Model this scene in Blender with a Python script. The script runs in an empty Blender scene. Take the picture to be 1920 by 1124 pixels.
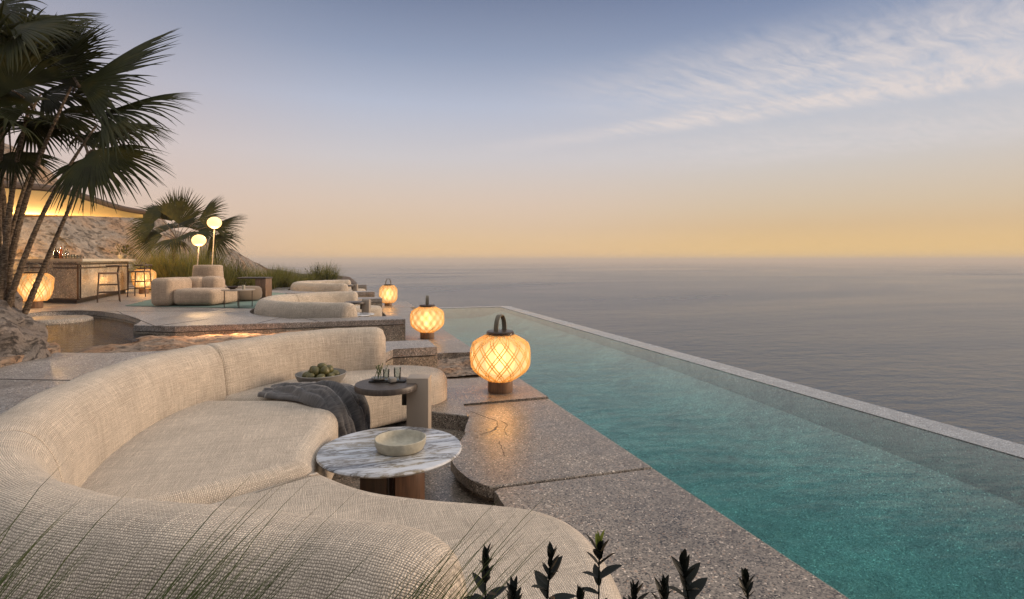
import bpy, bmesh, math, random
from mathutils import Vector, noise, Matrix
from mathutils.geometry import tessellate_polygon
R = math.radians
SC = bpy.context.scene
COL = SC.collection
rnd = random.Random(7)

# ------------------------------------------------------------------ camera
F, CX, HY, CH = 1030.0, 960.0, 488.0, 1.63        # focal length (px of the 1920 frame), principal column, horizon row, eye height
YAW = math.atan(0.3155)                            # the pool runs along +Y, the lens looks 17.5 degrees to its right
CT, ST = math.cos(YAW), math.sin(YAW)
cd = bpy.data.cameras.new('camera'); cam = bpy.data.objects.new('camera', cd); COL.objects.link(cam)
cam.location = (0, 0, CH); cam.rotation_euler = (R(90), 0, -YAW)
cd.sensor_width = 36; cd.lens = 36 * F / 1920; cd.shift_y = -74 / 1920
cd.clip_start = 0.05; cd.clip_end = 60000
SC.camera = cam

# ------------------------------------------------------------------ node helper
def nd(nt, typ, ins=None, **props):
    n = nt.nodes.new(typ)
    for k, v in props.items(): setattr(n, k, v)
    for k, v in (ins or {}).items():
        s = n.inputs[k]
        if isinstance(v, bpy.types.NodeSocket): nt.links.new(v, s)
        else: s.default_value = v
    return n
def ramp(nt, fac, stops, interp='LINEAR'):
    n = nt.nodes.new('ShaderNodeValToRGB'); n.color_ramp.interpolation = interp
    el = n.color_ramp.elements
    while len(el) < len(stops): el.new(0.5)
    for e, (p, c) in zip(el, stops):
        e.position = p; e.color = (c, c, c, 1) if isinstance(c, (int, float)) else (*c[:3], 1)
    nt.links.new(fac, n.inputs[0]); return n.outputs[0]
def mth(nt, op, a, b=0.0, c=0.0, clamp=False):
    return nd(nt, 'ShaderNodeMath', {0: a, 1: b, 2: c}, operation=op, use_clamp=clamp).outputs[0]
def mix(nt, fac, a, b, mode='MIX'):
    n = nd(nt, 'ShaderNodeMix', {}, data_type='RGBA', blend_type=mode, clamp_result=False)
    for i, v in ((0, fac), (6, a), (7, b)):
        if isinstance(v, bpy.types.NodeSocket): nt.links.new(v, n.inputs[i])
        elif i == 0: n.inputs[0].default_value = v
        else: n.inputs[i].default_value = (*v[:3], 1)
    return n.outputs[2]
def s2l(*c):
    return tuple(((v / 255) / 12.92 if v <= 10 else ((v / 255 + .055) / 1.055) ** 2.4) for v in c)

# ------------------------------------------------------------------ sky (dusk gradient with thin cirrus)
world = bpy.data.worlds.new('World'); SC.world = world; world.use_nodes = True
nt = world.node_tree; nt.nodes.clear()
tc = nd(nt, 'ShaderNodeTexCoord').outputs['Generated']
rot = nd(nt, 'ShaderNodeVectorRotate', {'Vector': tc, 'Angle': YAW}, rotation_type='Z_AXIS').outputs[0]   # heading measured from the view axis
sx = nd(nt, 'ShaderNodeSeparateXYZ', {0: rot})
dx, dy, dz = sx.outputs[0], sx.outputs[1], sx.outputs[2]
zz = mth(nt, 'MAXIMUM', dz, 0.0)
Z1, Z2 = (.56, .55, .58), (1.22, 1.17, 1.14)          # the brighter dome overhead, out of the frame
LEFT = [(0, s2l(204,172,158)), (.03, s2l(214,184,168)), (.085, s2l(219,194,178)), (.13, s2l(215,195,186)), (.18, s2l(209,195,193)), (.27, s2l(184,181,192)), (.36, s2l(152,157,176)), (.43, s2l(126,138,160)), (.55, Z1), (1, Z2)]
MID  = [(0, s2l(242,200,144)), (.03, s2l(229,196,153)), (.06, s2l(222,195,166)), (.10, s2l(219,198,180)), (.14, s2l(213,200,192)), (.18, s2l(206,201,203)), (.27, s2l(182,189,207)), (.35, s2l(148,160,185)), (.43, s2l(119,132,160)), (.55, Z1), (1, Z2)]
RIGHT= [(0, s2l(244,203,128)), (.03, s2l(230,194,138)), (.055, s2l(219,189,148)), (.09, s2l(214,194,168)), (.14, s2l(209,199,189)), (.18, s2l(203,201,203)), (.27, s2l(182,190,206)), (.36, s2l(138,152,180)), (.43, s2l(110,126,160)), (.55, Z1), (1, Z2)]
az = mth(nt, 'ARCTAN2', dx, dy)
rl, rm, rr = ramp(nt, zz, LEFT), ramp(nt, zz, MID), ramp(nt, zz, RIGHT)
f1 = nd(nt, 'ShaderNodeMapRange', {0: az, 1: -.72, 2: -.22}, interpolation_type='SMOOTHSTEP').outputs[0]
f2 = nd(nt, 'ShaderNodeMapRange', {0: az, 1: 0.0, 2: .5}, interpolation_type='SMOOTHSTEP').outputs[0]
sky = mix(nt, f2, mix(nt, f1, rl, rm), rr)
back = nd(nt, 'ShaderNodeMapRange', {0: dy, 1: .2, 2: -.5}, interpolation_type='SMOOTHSTEP').outputs[0]
sky = mix(nt, back, sky, ramp(nt, zz, [(0, (.11, .11, .12)), (.3, (.22, .23, .27)), (1, Z2)]))
# cirrus on a flat layer overhead: p = direction / elevation
zc = mth(nt, 'MAXIMUM', dz, .02)
cpx, cpy = mth(nt, 'DIVIDE', dx, zc), mth(nt, 'DIVIDE', dy, zc)
ux, uy = .60, -.80                                   # along the cloud bank
al = mth(nt, 'ADD', mth(nt, 'MULTIPLY', cpx, ux), mth(nt, 'MULTIPLY', cpy, uy))
ac = mth(nt, 'ADD', mth(nt, 'MULTIPLY', cpx, .80), mth(nt, 'MULTIPLY', cpy, .60))
pv = nd(nt, 'ShaderNodeCombineXYZ', {0: al, 1: ac}).outputs[0]
warp = nd(nt, 'ShaderNodeTexNoise', {'Vector': pv, 'Scale': 1.3, 'Detail': 3}).outputs['Color']
pv2 = nd(nt, 'ShaderNodeVectorMath', {0: pv, 1: nd(nt, 'ShaderNodeVectorMath', {0: warp, 1: (.35, .5, 0)}, operation='MULTIPLY').outputs[0]}, operation='ADD').outputs[0]
fib = nd(nt, 'ShaderNodeMapping', {'Vector': pv2, 'Rotation': (0, 0, R(8)), 'Scale': (15.0, 2.6, 1)}).outputs[0]
n1 = nd(nt, 'ShaderNodeTexNoise', {'Vector': fib, 'Scale': 1.0, 'Detail': 9, 'Roughness': .62}).outputs[0]
n2 = nd(nt, 'ShaderNodeTexNoise', {'Vector': pv2, 'Scale': 2.6, 'Detail': 8, 'Roughness': .6}).outputs[0]
w = mth(nt, 'SUBTRACT', ac, mth(nt, 'ADD', mth(nt, 'MULTIPLY', al, .32), 4.17))
core = nd(nt, 'ShaderNodeMapRange', {0: mth(nt, 'ABSOLUTE', w), 1: .40, 2: .0}, interpolation_type='SMOOTHSTEP').outputs[0]
wide = mth(nt, 'MULTIPLY', nd(nt, 'ShaderNodeMapRange', {0: mth(nt, 'ABSOLUTE', mth(nt, 'ADD', w, .6)), 1: 1.1, 2: .2}, interpolation_type='SMOOTHSTEP').outputs[0],
           nd(nt, 'ShaderNodeMapRange', {0: al, 1: -3.2, 2: -1.2}, interpolation_type='SMOOTHSTEP').outputs[0])
low = mth(nt, 'MULTIPLY', nd(nt, 'ShaderNodeMapRange', {0: mth(nt, 'ABSOLUTE', mth(nt, 'SUBTRACT', w, 1.5)), 1: 1.5, 2: .2}, interpolation_type='SMOOTHSTEP').outputs[0], .55)
wide = mth(nt, 'ADD', wide, low)
along = nd(nt, 'ShaderNodeMapRange', {0: al, 1: -4.9, 2: -2.2}, interpolation_type='SMOOTHSTEP').outputs[0]
nn = mth(nt, 'ADD', mth(nt, 'MULTIPLY', n1, .55), mth(nt, 'MULTIPLY', n2, .45))
dens = mth(nt, 'ADD', mth(nt, 'MULTIPLY', core, mth(nt, 'MULTIPLY', nd(nt, 'ShaderNodeMapRange', {0: nn, 1: .33, 2: .60}).outputs[0], .9)),
           mth(nt, 'MULTIPLY', wide, mth(nt, 'MULTIPLY', nd(nt, 'ShaderNodeMapRange', {0: nn, 1: .36, 2: .62}).outputs[0], .9)))
dens = mth(nt, 'MULTIPLY', mth(nt, 'MULTIPLY', dens, along), mth(nt, 'SUBTRACT', 1.0, back), clamp=True)
sky = mix(nt, dens, sky, s2l(222, 213, 211))
bg = nd(nt, 'ShaderNodeBackground', {'Color': sky, 'Strength': 1.0})
wo = nt.nodes.new('ShaderNodeOutputWorld'); nt.links.new(bg.outputs[0], wo.inputs[0])

# weak sun: the glow low over the sea on the right
sd = bpy.data.lights.new('sun', 'SUN'); sd.energy = 3.2; sd.angle = R(20); sd.color = (1, .74, .52)
sun = bpy.data.objects.new('sun', sd); COL.objects.link(sun)
hd = YAW + R(82)
sun.rotation_euler = Vector((-math.sin(hd) * math.cos(R(13)), -math.cos(hd) * math.cos(R(13)), -math.sin(R(13)))).to_track_quat('-Z', 'Y').to_euler()

SC.view_settings.view_transform = 'Standard'; SC.view_settings.look = 'None'
SC.view_settings.exposure = 0.0; SC.view_settings.gamma = 1.0
SC.cycles.use_denoising = True
SC.cycles.max_bounces = 8; SC.cycles.transparent_max_bounces = 16
SC.cycles.sample_clamp_indirect = 4.0

# ------------------------------------------------------------------ placement: photo position on a level -> world
def C2W(x, d, z=0.0): return Vector((x * CT + d * ST, d * CT - x * ST, z))
def W(px, py, z):
    d = F * (CH - z) / (py - HY); return C2W((px - CX) / F * d, d, z)
def WD(px, py, d): return C2W((px - CX) / F * d, d, CH - (py - HY) * d / F)

# ------------------------------------------------------------------ mesh helpers
class MB:
    def __init__(s): s.v = []; s.f = []; s.uv = {}
    def add(s, pts): k = len(s.v); s.v += [tuple(p) for p in pts]; return k
    def quadgrid(s, rows, closed=False, uvs=None):
        n = len(rows[0]); k = s.add([p for r in rows for p in r])
        for i in range(len(rows) - 1):
            for j in range(n if closed else n - 1):
                a, b = k + i * n + j, k + i * n + (j + 1) % n
                if uvs:
                    jj = j + 1
                    s.uv[len(s.f)] = (uvs(i, j), uvs(i, jj), uvs(i + 1, jj), uvs(i + 1, j))
                s.f.append((a, b, b + n, a + n))
        return k, n
    def cap(s, idx, flip=False): s.f.append(tuple(reversed(idx)) if flip else tuple(idx))
    def tube(s, pts, rad, n=8, caps=True):
        pts = [Vector(p) for p in pts]; m = len(pts)
        rad = [rad] * m if isinstance(rad, (int, float)) else rad
        up = Vector((0, 0, 1)); rows = []
        t0 = (pts[1] - pts[0]).normalized()
        a = t0.orthogonal().normalized()
        for i in range(m):
            t = (pts[min(i + 1, m - 1)] - pts[max(i - 1, 0)]).normalized()
            a = (a - t * a.dot(t)).normalized(); b = t.cross(a)
            rows.append([pts[i] + (a * math.cos(6.28319 * j / n) + b * math.sin(6.28319 * j / n)) * rad[i] for j in range(n)])
        k, n = s.quadgrid(rows, True)
        if caps:
            s.cap(list(range(k, k + n)), True); s.cap(list(range(k + (m - 1) * n, k + m * n)))
    def lathe(s, prof, n=32, c=(0, 0, 0), caps=True):
        rows = [[(c[0] + r * math.cos(6.28319 * j / n), c[1] + r * math.sin(6.28319 * j / n), c[2] + z) for j in range(n)] for r, z in prof]
        k, n = s.quadgrid(rows, True)
        if caps:
            s.cap(list(range(k, k + n)), True); s.cap(list(range(k + (len(prof) - 1) * n, k + len(prof) * n)))
    def box(s, x0, y0, z0, x1, y1, z1):
        k = s.add([(x0,y0,z0),(x1,y0,z0),(x1,y1,z0),(x0,y1,z0),(x0,y0,z1),(x1,y0,z1),(x1,y1,z1),(x0,y1,z1)])
        for f in ((0,3,2,1),(4,5,6,7),(0,1,5,4),(1,2,6,5),(2,3,7,6),(3,0,4,7)): s.f.append(tuple(k + i for i in f))
    def bar(s, a, b, w, h):                       # square bar between two points
        a, b = Vector(a), Vector(b); t = (b - a).normalized()
        u = Vector((0, 0, 1)) if abs(t.z) < .9 else Vector((0, 1, 0))
        sdx = t.cross(u).normalized(); u = sdx.cross(t)
        k = s.add([p + sdx * i * w / 2 + u * j * h / 2 for p in (a, b) for i, j in ((-1,-1),(1,-1),(1,1),(-1,1))])
        for f in ((3,2,1,0),(4,5,6,7),(0,1,5,4),(1,2,6,5),(2,3,7,6),(3,0,4,7)): s.f.append(tuple(k + i for i in f))
def bm_mesh(name, mb):
    me = bpy.data.meshes.new(name); me.from_pydata(mb.v, [], mb.f)
    if mb.uv:
        ul = me.uv_layers.new(name='UVMap')
        for p in me.polygons:
            u = mb.uv.get(p.index)
            if u:
                for li, c in zip(p.loop_indices, u): ul.data[li].uv = c
    me.update(); return me
def obj(name, mb, m, parent=None, smooth=True, bevel=0, loc=None, angle=40):
    me = bm_mesh(name, mb) if isinstance(mb, MB) else mb
    if bevel:
        b = bmesh.new(); b.from_mesh(me)
        es = [e for e in b.edges if len(e.link_faces) == 2 and e.calc_face_angle(0) > R(30)]
        bmesh.ops.bevel(b, geom=es, offset=bevel, segments=2, affect='EDGES', profile=.5)
        b.to_mesh(me); b.free()
    o = bpy.data.objects.new(name, me); COL.objects.link(o)
    if m: me.materials.append(m)
    if smooth:
        for p in me.polygons: p.use_smooth = True
        if angle < 180: me.set_sharp_from_angle(angle=R(angle))
    if parent: o.parent = parent
    if loc is not None: o.location = loc
    return o
def tag(o, label, cat, group=None, kind=None):
    o['label'] = label; o['category'] = cat
    if group: o['group'] = group
    if kind: o['kind'] = kind
    return o
def thing(name, label, cat, loc=(0, 0, 0), rz=0, group=None):
    o = bpy.data.objects.new(name, None); COL.objects.link(o); o.empty_display_size = .1
    o.location = loc; o.rotation_euler = (0, 0, rz); return tag(o, label, cat, group)
def struct(o): o['kind'] = 'structure'; return o
def dup(root, loc, rz, label=None, scale=None):
    def cp(o, par):
        c = o.copy(); COL.objects.link(c); c.parent = par
        for ch in list(o.children): cp(ch, c)
        return c
    kids = list(root.children)
    r = root.copy(); COL.objects.link(r); r.location = loc; r.rotation_euler = (0, 0, rz)
    for ch in kids: cp(ch, r)
    if label: r['label'] = label
    if scale: r.scale = (scale,) * 3
    return r
def rbox(sx_, sy_, sz_, r, seg=4):                 # rounded block, base at z = 0
    b = bmesh.new(); bmesh.ops.create_cube(b, size=1)
    for v in b.verts: v.co = Vector((v.co.x * sx_, v.co.y * sy_, (v.co.z + .5) * sz_))
    bmesh.ops.bevel(b, geom=list(b.edges), offset=r, segments=seg, affect='EDGES', profile=.5)
    me = bpy.data.meshes.new('block'); b.to_mesh(me); b.free(); return me
def chaikin(p, n=3, closed=True):
    for _ in range(n):
        q = []; m = len(p)
        rng = range(m) if closed else range(m - 1)
        if not closed: q.append(p[0])
        for i in rng:
            a, b = p[i], p[(i + 1) % m]
            q += [a * .75 + b * .25, a * .25 + b * .75]
        if not closed: q.append(p[-1])
        p = q
    return p
def resample(p, step, closed=False):
    pts = list(p) + ([p[0]] if closed else [])
    L = [0]
    for a, b in zip(pts, pts[1:]): L.append(L[-1] + (b - a).length)
    n = max(3, int(round(L[-1] / step))); out = []; k = 0
    for i in range(n if closed else n + 1):
        t = L[-1] * i / n
        while k < len(L) - 2 and L[k + 1] < t: k += 1
        f = (t - L[k]) / max(1e-9, L[k + 1] - L[k]); out.append(pts[k].lerp(pts[k + 1], f))
    return out, L[-1]
def area(p): return .5 * sum(a.x * b.y - b.x * a.y for a, b in zip(p, p[1:] + p[:1]))
def prism(outline, z0, z1, name='slab', bevel=0.0, seg=2):
    """closed slab from an outline (Vectors, any direction, may be concave)"""
    p = [Vector((q[0], q[1])) for q in outline]
    if area(p) < 0: p.reverse()
    b = bmesh.new()
    lo = [b.verts.new((q.x, q.y, z0)) for q in p]; hi = [b.verts.new((q.x, q.y, z1)) for q in p]
    n = len(p); top = b.faces.new(hi); bot = b.faces.new(list(reversed(lo)))
    for i in range(n): b.faces.new((lo[i], lo[(i + 1) % n], hi[(i + 1) % n], hi[i]))
    if bevel:
        es = [e for e in top.edges] 
        bmesh.ops.bevel(b, geom=es, offset=bevel, segments=seg, affect='EDGES', profile=.5)
    for f in [f for f in b.faces if len(f.verts) > 4]:          # concave outlines: ear-cut by hand
        vs = list(f.verts); nz = f.normal.z; b.faces.remove(f)
        for t in tessellate_polygon([[Vector((v.co.x, v.co.y, 0)) for v in vs]]):
            tri = [vs[i] for i in t]; a_, b_, c_ = (v.co for v in tri)
            if ((b_.x - a_.x) * (c_.y - a_.y) - (b_.y - a_.y) * (c_.x - a_.x)) * nz < 0: tri.reverse()
            try: b.faces.new(tri)
            except ValueError: pass
    me = bpy.data.meshes.new(name); b.to_mesh(me); b.free(); return me
def fbm(v, o=4): return noise.fractal(Vector(v), 1.0, 2.0, o)

# ------------------------------------------------------------------ materials
def mat(name):
    m = bpy.data.materials.new(name); m.use_nodes = True
    t = m.node_tree; bs = t.nodes['Principled BSDF']; return m, t, bs
def plain(name, col, rough=.6, metal=0, var=.15, scale=12, bump=0.0, spec=None):
    m, t, b = mat(name)
    c = nd(t, 'ShaderNodeTexCoord').outputs['Object']
    n = nd(t, 'ShaderNodeTexNoise', {'Vector': c, 'Scale': scale, 'Detail': 5}).outputs[0]
    k = nd(t, 'ShaderNodeMapRange', {0: n, 1: .25, 2: .75, 3: 1 - var, 4: 1 + var}).outputs[0]
    cc = nd(t, 'ShaderNodeVectorMath', {0: col, 'Scale': k}, operation='SCALE').outputs[0]
    t.links.new(cc, b.inputs['Base Color'])
    b.inputs['Roughness'].default_value = rough; b.inputs['Metallic'].default_value = metal
    if bump:
        t.links.new(nd(t, 'ShaderNodeBump', {'Height': n, 'Strength': bump, 'Distance': .01}).outputs[0], b.inputs['Normal'])
    return m
def terrazzo(name, base, rough=.42, sc=110, bright=1.0, gloss=.5, contrast=1.0):
    m, t, b = mat(name)
    c = nd(t, 'ShaderNodeTexCoord').outputs['Object']
    v = nd(t, 'ShaderNodeTexVoronoi', {'Vector': c, 'Scale': sc})
    v2 = nd(t, 'ShaderNodeTexVoronoi', {'Vector': c, 'Scale': sc * .45})
    ch = nd(t, 'ShaderNodeSeparateColor', {0: v.outputs['Color']})
    ch2 = nd(t, 'ShaderNodeSeparateColor', {0: v2.outputs['Color']})
    B = Vector(base) * bright; K = contrast
    def tone(f): return B * (1 + (f - 1) * K)
    col = ramp(t, ch.outputs[0], [(0, tone(.25)), (.14, tone(.55)), (.32, tone(.85)), (.6, B), (.8, tone(1.2)), (.94, Vector((B.x * 1.35, B.y * 1.1, B.z * .95))), (.97, tone(2.6))], 'CONSTANT')
    big = ramp(t, ch2.outputs[0], [(0, tone(.4)), (.5, B), (.86, tone(1.3)), (.96, tone(2.2))], 'CONSTANT')
    pick = nd(t, 'ShaderNodeMapRange', {0: v2.outputs['Distance'], 1: .34, 2: .30}).outputs[0]
    pick = mth(t, 'MULTIPLY', pick, mth(t, 'GREATER_THAN', ch2.outputs[1], .55))
    col = mix(t, pick, col, big)
    n = nd(t, 'ShaderNodeTexNoise', {'Vector': c, 'Scale': 1.3, 'Detail': 6, 'Roughness': .6}).outputs[0]
    n3 = nd(t, 'ShaderNodeTexNoise', {'Vector': c, 'Scale': 7, 'Detail': 5, 'Roughness': .65}).outputs[0]
    k = mth(t, 'ADD', nd(t, 'ShaderNodeMapRange', {0: n, 1: .3, 2: .7, 3: .60, 4: 1.04}).outputs[0], nd(t, 'ShaderNodeMapRange', {0: n3, 1: .3, 2: .7, 3: -.14, 4: .2}).outputs[0])
    col = nd(t, 'ShaderNodeVectorMath', {0: col, 'Scale': k}, operation='SCALE').outputs[0]
    t.links.new(col, b.inputs['Base Color'])
    t.links.new(nd(t, 'ShaderNodeMapRange', {0: n, 1: .3, 2: .7, 3: rough - .1, 4: rough + .14}).outputs[0], b.inputs['Roughness'])
    b.inputs['Specular IOR Level'].default_value = gloss
    h = mth(t, 'ADD', mth(t, 'MULTIPLY', v.outputs['Distance'], -.25), mth(t, 'MULTIPLY', n3, .8))
    t.links.new(nd(t, 'ShaderNodeBump', {'Height': h, 'Strength': .22, 'Distance': .006}).outputs[0], b.inputs['Normal'])
    return m
def rock(name, col, sc=1.0, warm=1.0):
    m, t, b = mat(name)
    c = nd(t, 'ShaderNodeTexCoord').outputs['Object']
    wv = nd(t, 'ShaderNodeTexNoise', {'Vector': c, 'Scale': 1.5 * sc, 'Detail': 5}).outputs['Color']
    c2 = nd(t, 'ShaderNodeVectorMath', {0: c, 1: nd(t, 'ShaderNodeVectorMath', {0: wv, 'Scale': .5 / sc}, operation='SCALE').outputs[0]}, operation='ADD').outputs[0]
    n = nd(t, 'ShaderNodeTexNoise', {'Vector': c2, 'Scale': 2.2 * sc, 'Detail': 10, 'Roughness': .68}).outputs[0]
    n5 = nd(t, 'ShaderNodeTexNoise', {'Vector': nd(t, 'ShaderNodeMapping', {'Vector': c2, 'Scale': (1, 1, 2.4), 'Rotation': (.5, .7, 0)}).outputs[0], 'Scale': 3.2 * sc, 'Detail': 9, 'Roughness': .7}).outputs[0]
    crack = nd(t, 'ShaderNodeMapRange', {0: n5, 1: .30, 2: .46}).outputs[0]
    C = Vector(col)
    cc = ramp(t, n, [(.25, C * .35), (.42, C * .8), (.55, C), (.72, C * 1.5)])
    n4 = nd(t, 'ShaderNodeTexNoise', {'Vector': c, 'Scale': .7 * sc, 'Detail': 4}).outputs[0]
    cc = mix(t, mth(t, 'MULTIPLY', nd(t, 'ShaderNodeMapRange', {0: n4, 1: .45, 2: .62}).outputs[0], warm), cc, mix(t, 1.0, cc, (1.25, .95, .7), 'MULTIPLY'))
    cc = mix(t, mth(t, 'MULTIPLY', mth(t, 'SUBTRACT', 1.0, crack), .6), cc, C * .22)
    t.links.new(cc, b.inputs['Base Color']); b.inputs['Roughness'].default_value = .85
    h = mth(t, 'ADD', mth(t, 'MULTIPLY', n, 1.0), mth(t, 'MULTIPLY', crack, .8))
    t.links.new(nd(t, 'ShaderNodeBump', {'Height': h, 'Strength': 1.0, 'Distance': .22 / sc}).outputs[0], b.inputs['Normal'])
    return m
def weave(name, col, cell=.0078, uvn='UVMap', amp=1.0):
    m, t, b = mat(name)
    uv = nd(t, 'ShaderNodeUVMap', uv_map=uvn).outputs[0]
    wob = nd(t, 'ShaderNodeTexNoise', {'Vector': uv, 'Scale': 14, 'Detail': 3}).outputs['Color']
    wob = nd(t, 'ShaderNodeVectorMath', {0: wob, 'Scale': .012}, operation='SCALE').outputs[0]
    wob = nd(t, 'ShaderNodeVectorMath', {0: wob, 1: nd(t, 'ShaderNodeVectorMath', {0: nd(t, 'ShaderNodeTexNoise', {'Vector': uv, 'Scale': 70, 'Detail': 2}).outputs['Color'], 'Scale': .009}, operation='SCALE').outputs[0]}, operation='ADD').outputs[0]
    p = nd(t, 'ShaderNodeVectorMath', {0: uv, 1: wob}, operation='ADD').outputs[0]
    s = nd(t, 'ShaderNodeSeparateXYZ', {0: nd(t, 'ShaderNodeVectorMath', {0: p, 'Scale': 1 / cell}, operation='SCALE').outputs[0]})
    su = mth(t, 'SINE', mth(t, 'MULTIPLY', s.outputs[0], math.pi)); sv = mth(t, 'SINE', mth(t, 'MULTIPLY', s.outputs[1], math.pi))
    h = mth(t, 'MULTIPLY', mth(t, 'ABSOLUTE', su), mth(t, 'ABSOLUTE', sv))                 # a knot per crossing
    over = mth(t, 'GREATER_THAN', mth(t, 'MULTIPLY', su, sv), 0.0)
    h = mth(t, 'MULTIPLY', h, mth(t, 'ADD', mth(t, 'MULTIPLY', over, .45), .55))
    th1 = nd(t, 'ShaderNodeTexNoise', {'Vector': nd(t, 'ShaderNodeMapping', {'Vector': uv, 'Scale': (7, 230, 1)}).outputs[0], 'Scale': 1, 'Detail': 3}).outputs[0]
    th2 = nd(t, 'ShaderNodeTexNoise', {'Vector': nd(t, 'ShaderNodeMapping', {'Vector': uv, 'Scale': (230, 7, 1)}).outputs[0], 'Scale': 1, 'Detail': 3}).outputs[0]
    slub = mth(t, 'MAXIMUM', th1, th2)
    big = nd(t, 'ShaderNodeTexNoise', {'Vector': uv, 'Scale': 3.0, 'Detail': 5}).outputs[0]
    wn1 = nd(t, 'ShaderNodeTexWhiteNoise', {'W': mth(t, 'FLOOR', s.outputs[0])}, noise_dimensions='1D').outputs[0]
    wn2 = nd(t, 'ShaderNodeTexWhiteNoise', {'W': mth(t, 'ADD', mth(t, 'FLOOR', s.outputs[1]), 300.5)}, noise_dimensions='1D').outputs[0]
    thr = mth(t, 'ADD', .91, mth(t, 'MULTIPLY', mth(t, 'ADD', wn1, wn2), .10))
    C = Vector(col)
    cc = ramp(t, slub, [(.42, C * .74), (.56, C), (.68, C * 1.28), (.76, C * 1.5)])
    cc = mix(t, 1.0, cc, ramp(t, h, [(0, .34), (.28, .80), (.7, 1.12)]), 'MULTIPLY')
    cc = nd(t, 'ShaderNodeVectorMath', {0: cc, 'Scale': thr}, operation='SCALE').outputs[0]
    cc = mix(t, 1.0, cc, ramp(t, big, [(.3, .88), (.7, 1.1)]), 'MULTIPLY')
    t.links.new(cc, b.inputs['Base Color']); b.inputs['Roughness'].default_value = .95
    b.inputs['Specular IOR Level'].default_value = .15
    b.inputs['Sheen Weight'].default_value = .15; b.inputs['Sheen Roughness'].default_value = .6
    hh = mth(t, 'ADD', h, mth(t, 'MULTIPLY', slub, .3))
    bp = nd(t, 'ShaderNodeBump', {'Height': hh, 'Strength': .55 * amp, 'Distance': .006})
    bp2 = nd(t, 'ShaderNodeBump', {'Height': big, 'Strength': .35, 'Distance': .05, 'Normal': bp.outputs[0]})
    t.links.new(bp2.outputs[0], b.inputs['Normal'])
    return m
def leafmat(name, col, rough=.5, trans=.25):
    m, t, b = mat(name); b.inputs['Specular IOR Level'].default_value = .15
    c = nd(t, 'ShaderNodeTexCoord').outputs['Object']
    n = nd(t, 'ShaderNodeTexNoise', {'Vector': c, 'Scale': 5, 'Detail': 4}).outputs[0]
    C = Vector(col)
    cc = ramp(t, n, [(.3, C * .6), (.5, C), (.7, Vector((C.x * 1.7, C.y * 1.35, C.z * 1.0)))])
    t.links.new(cc, b.inputs['Base Color']); b.inputs['Roughness'].default_value = rough
    tr = nd(t, 'ShaderNodeBsdfTranslucent', {'Color': cc})
    mx = nd(t, 'ShaderNodeMixShader', {0: trans, 1: b.outputs[0], 2: tr.outputs[0]})
    t.links.new(mx.outputs[0], t.nodes['Material Output'].inputs[0]); return m
def emit(name, col, st):
    m, t, b = mat(name)
    b.inputs['Base Color'].default_value = (*col, 1); b.inputs['Emission Color'].default_value = (*col, 1); b.inputs['Emission Strength'].default_value = st
    return m
def wood(name, col, rough=.5, sc=(30, 30, 2.5)):
    m, t, b = mat(name)
    c = nd(t, 'ShaderNodeMapping', {'Vector': nd(t, 'ShaderNodeTexCoord').outputs['Object'], 'Scale': sc}).outputs[0]
    n = nd(t, 'ShaderNodeTexNoise', {'Vector': c, 'Scale': 1.5, 'Detail': 7, 'Roughness': .6, 'Distortion': .6}).outputs[0]
    C = Vector(col)
    t.links.new(ramp(t, n, [(.3, C * .5), (.5, C), (.7, C * 1.45)]), b.inputs['Base Color']); b.inputs['Roughness'].default_value = rough
    t.links.new(nd(t, 'ShaderNodeBump', {'Height': n, 'Strength': .3, 'Distance': .004}).outputs[0], b.inputs['Normal']); return m

M = {}
M['deck'] = terrazzo('deck_terrazzo', (.28, .238, .195), rough=.32, sc=125, contrast=1.15)
M['terrace'] = terrazzo('terrace_stone', (.36, .325, .295), rough=.42, sc=120, contrast=1.0)
M['wallstone'] = terrazzo('wall_stone', (.34, .29, .23), rough=.5, sc=110, contrast=1.0)
M['poolrim'] = terrazzo('pool_rim_stone', (.31, .325, .33), rough=.2, sc=130, contrast=.7)
M['pooltile'] = terrazzo('pool_mosaic', (.60, .66, .60), rough=.5, sc=110, contrast=.65)
M['poolwall'] = terrazzo('pool_wall_tile', (.40, .49, .48), rough=.5, sc=90, contrast=.6)
M['rock'] = rock('cliff_rock', (.25, .215, .18), .9)
M['boulder'] = rock('boulder_rock', (.19, .17, .155), 2.6, .25)
M['rough'] = rock('rough_rock', (.27, .21, .16), 3.5)
M['hill'] = rock('hill_rock', (.12, .095, .08), .15)
M['linen'] = weave('beige_linen', (.61, .525, .425))
M['linen2'] = weave('tan_linen', (.60, .455, .33), .012)
M['wood'] = wood('dark_walnut', (.045, .024, .015), .38)
M['wood_grey'] = wood('smoked_oak', (.055, .043, .036), .45)
M['wood_leg'] = wood('oiled_wood', (.085, .042, .022), .42)
M['wood_mid'] = wood('brown_wood', (.17, .10, .06), .5)
M['wood_edge'] = wood('weathered_beam', (.055, .034, .022), .6, (3, 30, 30))
M['bronze'] = plain('bronze', (.06, .04, .03), .45, .6)
M['taupe'] = plain('taupe_lacquer', (.30, .25, .20), .55, 0, .06, 6)
M['black'] = plain('black_metal', (.02, .018, .016), .45, .5)
M['ceramic'] = plain('stone_ceramic', (.36, .34, .27), .6, 0, .2, 30, .3)
M['greyceramic'] = plain('grey_ceramic', (.20, .19, .175), .5, 0, .1, 25)
M['leather'] = plain('olive_leather', (.13, .11, .075), .55, 0, .15, 30)
M['fruit'] = plain('green_fruit', (.085, .078, .022), .45, 0, .4, 22, .15)
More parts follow.
